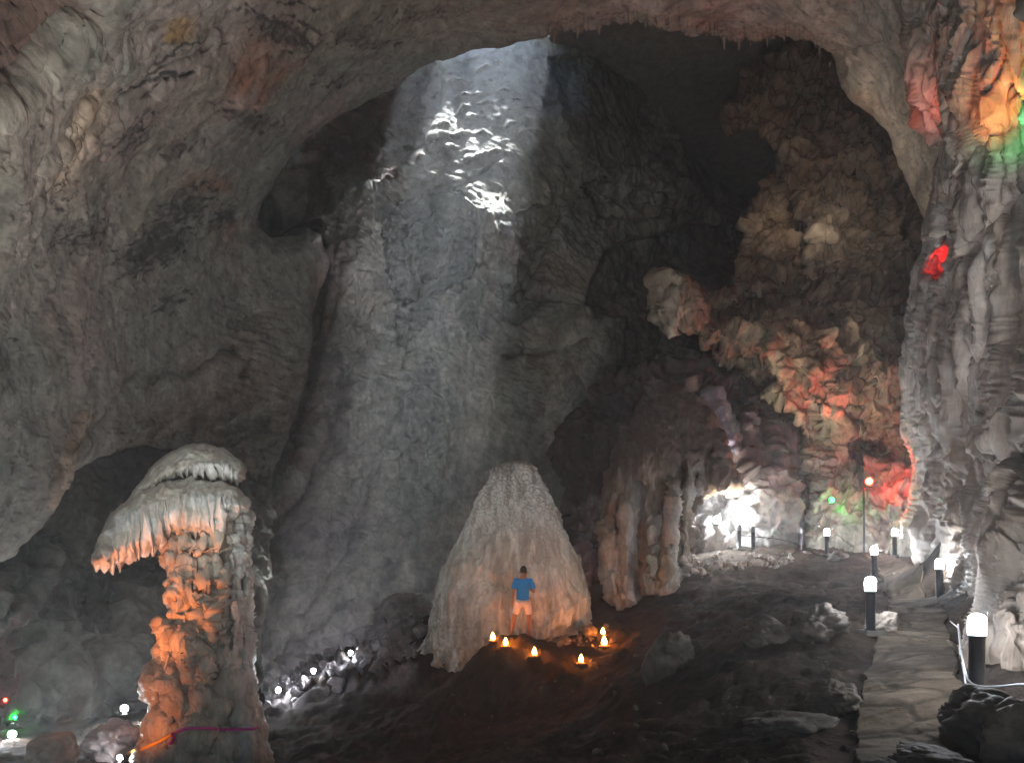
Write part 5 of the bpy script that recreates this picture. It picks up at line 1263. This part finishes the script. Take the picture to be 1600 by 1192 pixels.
# daylight down the skylight
sd = Vector((-3.1, -7.0, -22.0)).normalized()          # the way the light travels
sun_el = math.asin(-sd.z); sun_az = math.atan2(-sd.x, -sd.y)
sl = bpy.data.lights.new('sun', 'SUN'); sl.energy = 5.0; sl.angle = R(4); sl.color = (.95, .98, 1)
so = bpy.data.objects.new('sun', sl); COL.objects.link(so); so.rotation_euler = sd.to_track_quat('-Z', 'Y').to_euler()
w = bpy.data.worlds.new('World'); scene.world = w; w.use_nodes = True
t = w.node_tree; t.nodes.clear(); bg = t.nodes.new('ShaderNodeBackground'); ow = t.nodes.new('ShaderNodeOutputWorld'); sk = t.nodes.new('ShaderNodeTexSky')
sk.sky_type = 'NISHITA'; sk.sun_disc = False; sk.sun_elevation = sun_el; sk.sun_rotation = sun_az
bg.inputs['Strength'].default_value = .03; t.links.new(sk.outputs[0], bg.inputs[0]); t.links.new(bg.outputs[0], ow.inputs[0])

WARM = (1, .9, .78); COOL = (.9, .95, 1.0)
FW = ['flowstone_wall']
K = .25
spot((-4.5, 5.2, -1.2), (-4.2, 13.5, 13), 1320 * K, (.97, .98, .93), 100, 1., .8)          # vault, from the pit
spot((2.0, 1.4, .6), (9.5, 11, 9.5), 1150 * K, (1, .96, .93), 66, 1., .3)    # flowstone wall
spot(at(1130, 893, 20.5), at(1265, 250, 32), 1250 * K, (1, .84, .66), 64, .9)      # crag
spot(at(455, 985, 22.5), at(690, 400, 34), 170 * K, (.9, .96, 1), 75, 1., .2)      # back wall
spot(at(900, 925, 24.5), at(920, 400, 35), 400 * K, (.95, 1, .9), 70, 1., .2)      # back wall, far half
spot(at(600, 640, 29.5), at(505, 190, 37), 340 * K, (.93, .9, 1), 34, 1., .1)      # added fill for the recess on the near side of the shaft
h = hit(1245, 445, ['rock_crag']); spot(tuple(h + Vector((-.6, -5.0, .2))), at(1262, 150, 33.5), 170 * K, (1, .78, .56), 85, 1., .1)      # added fill for the top of the crag
spot((-5.0, 4.4, 8.0), at(806, 860, 19.0), 680 * K, (.97, .98, 1), 19, .7, .2)         # cone, added fill with no lamp there
spot(at(80, 1165, 10.4), at(280, 850, 13.4), 290 * K, (1, .27, .07), 60, .9, .12)     # orange on the mushroom
spot(at(130, 1218, 10.6), at(245, 1080, 13), 60 * K, (1, .27, .07), 60, .9, .1)
spot((-5.2, 4.2, 8.2), at(320, 810, 14.0), 620 * K, (.9, .96, 1), 24, .8, .3)     # added fill for the mushroom caps, from high up where no lamp hangs
spot(at(470, 1130, 15.), at(370, 860, 14.5), 60 * K, (.9, .97, 1), 70, .9)     # cool on its far flank
h = hit(1352, 742, ['rock_crag']); spot(tuple(h + Vector((0, -.8, -.1))), at(1310, 600, 26.0), 20 * K, (1, .03, .01), 130, .8, .02)   # red folds
h = hit(1300, 690, ['rock_crag']); spot(tuple(h + Vector((0, -1.5, -.3))), at(1225, 525, 25.6), 170 * K, (1, .06, .02), 75, .8, .02)
h = hit(1474, 408, FW); spot(tuple(h + Vector((-.5, -.55, -.1))), tuple(h), 40 * K, (1, .005, .005), 64, .3, .03)      # red hollow
h = hit(1560, 60, FW); spot(tuple(h + Vector((-1.2, -.8, -2.6))), tuple(h), 150 * K, (1, .15, .008), 70, 1.)
h = hit(1580, 165, FW); spot(tuple(h + Vector((-.8, -.6, -1.4))), tuple(h), 50 * K, (.08, 1, .22), 70, 1.)
h = hit(1440, 160, FW); spot(tuple(h + Vector((-1., -.9, -1.6))), tuple(h), 40 * K, (1, .09, .02), 60, 1.)

# damp dusty air
M_haze = bpy.data.materials.new('damp air'); M_haze.use_nodes = True; t = M_haze.node_tree; t.nodes.clear()
o_ = t.nodes.new('ShaderNodeOutputMaterial'); pv = t.nodes.new('ShaderNodeVolumePrincipled'); pv.inputs['Color'].default_value = (.9, .95, 1, 1); pv.inputs['Density'].default_value = .004; pv.inputs['Anisotropy'].default_value = .35
t.links.new(pv.outputs[0], o_.inputs['Volume'])
bm = bmesh.new(); bmesh.ops.create_cube(bm, size=1); bmesh.ops.scale(bm, vec=(70, 80, 48), verts=bm.verts); bmesh.ops.translate(bm, vec=(-2, 20, 12.5), verts=bm.verts)
tag(bm_obj('haze', bm, M_haze, None, False), kind='stuff')

# ------------------------------------------------------------------ camera
cam = bpy.data.cameras.new('camera'); co = bpy.data.objects.new('camera', cam); COL.objects.link(co)
co.location = (0, 0, EYE); co.rotation_euler = (R(90), 0, 0)
cam.sensor_fit = 'HORIZONTAL'; cam.sensor_width = 36; cam.lens = FPX / 1600 * 36; cam.shift_y = (HOR - 596) / 1600; cam.clip_start = .05; cam.clip_end = 500
scene.camera = co
scene.view_settings.view_transform = 'Standard'; scene.view_settings.look = 'None'; scene.view_settings.exposure = 3.85; scene.view_settings.gamma = 1
scene.cycles.use_denoising = True
try: scene.cycles.denoiser = 'OPENIMAGEDENOISE'
except Exception: pass
scene.cycles.max_bounces = 4; scene.cycles.diffuse_bounces = 2; scene.cycles.volume_bounces = 0
scene.cycles.use_adaptive_sampling = True; scene.cycles.adaptive_threshold = .04; scene.cycles.sample_clamp_indirect = 4
scene.cycles.use_light_tree = True
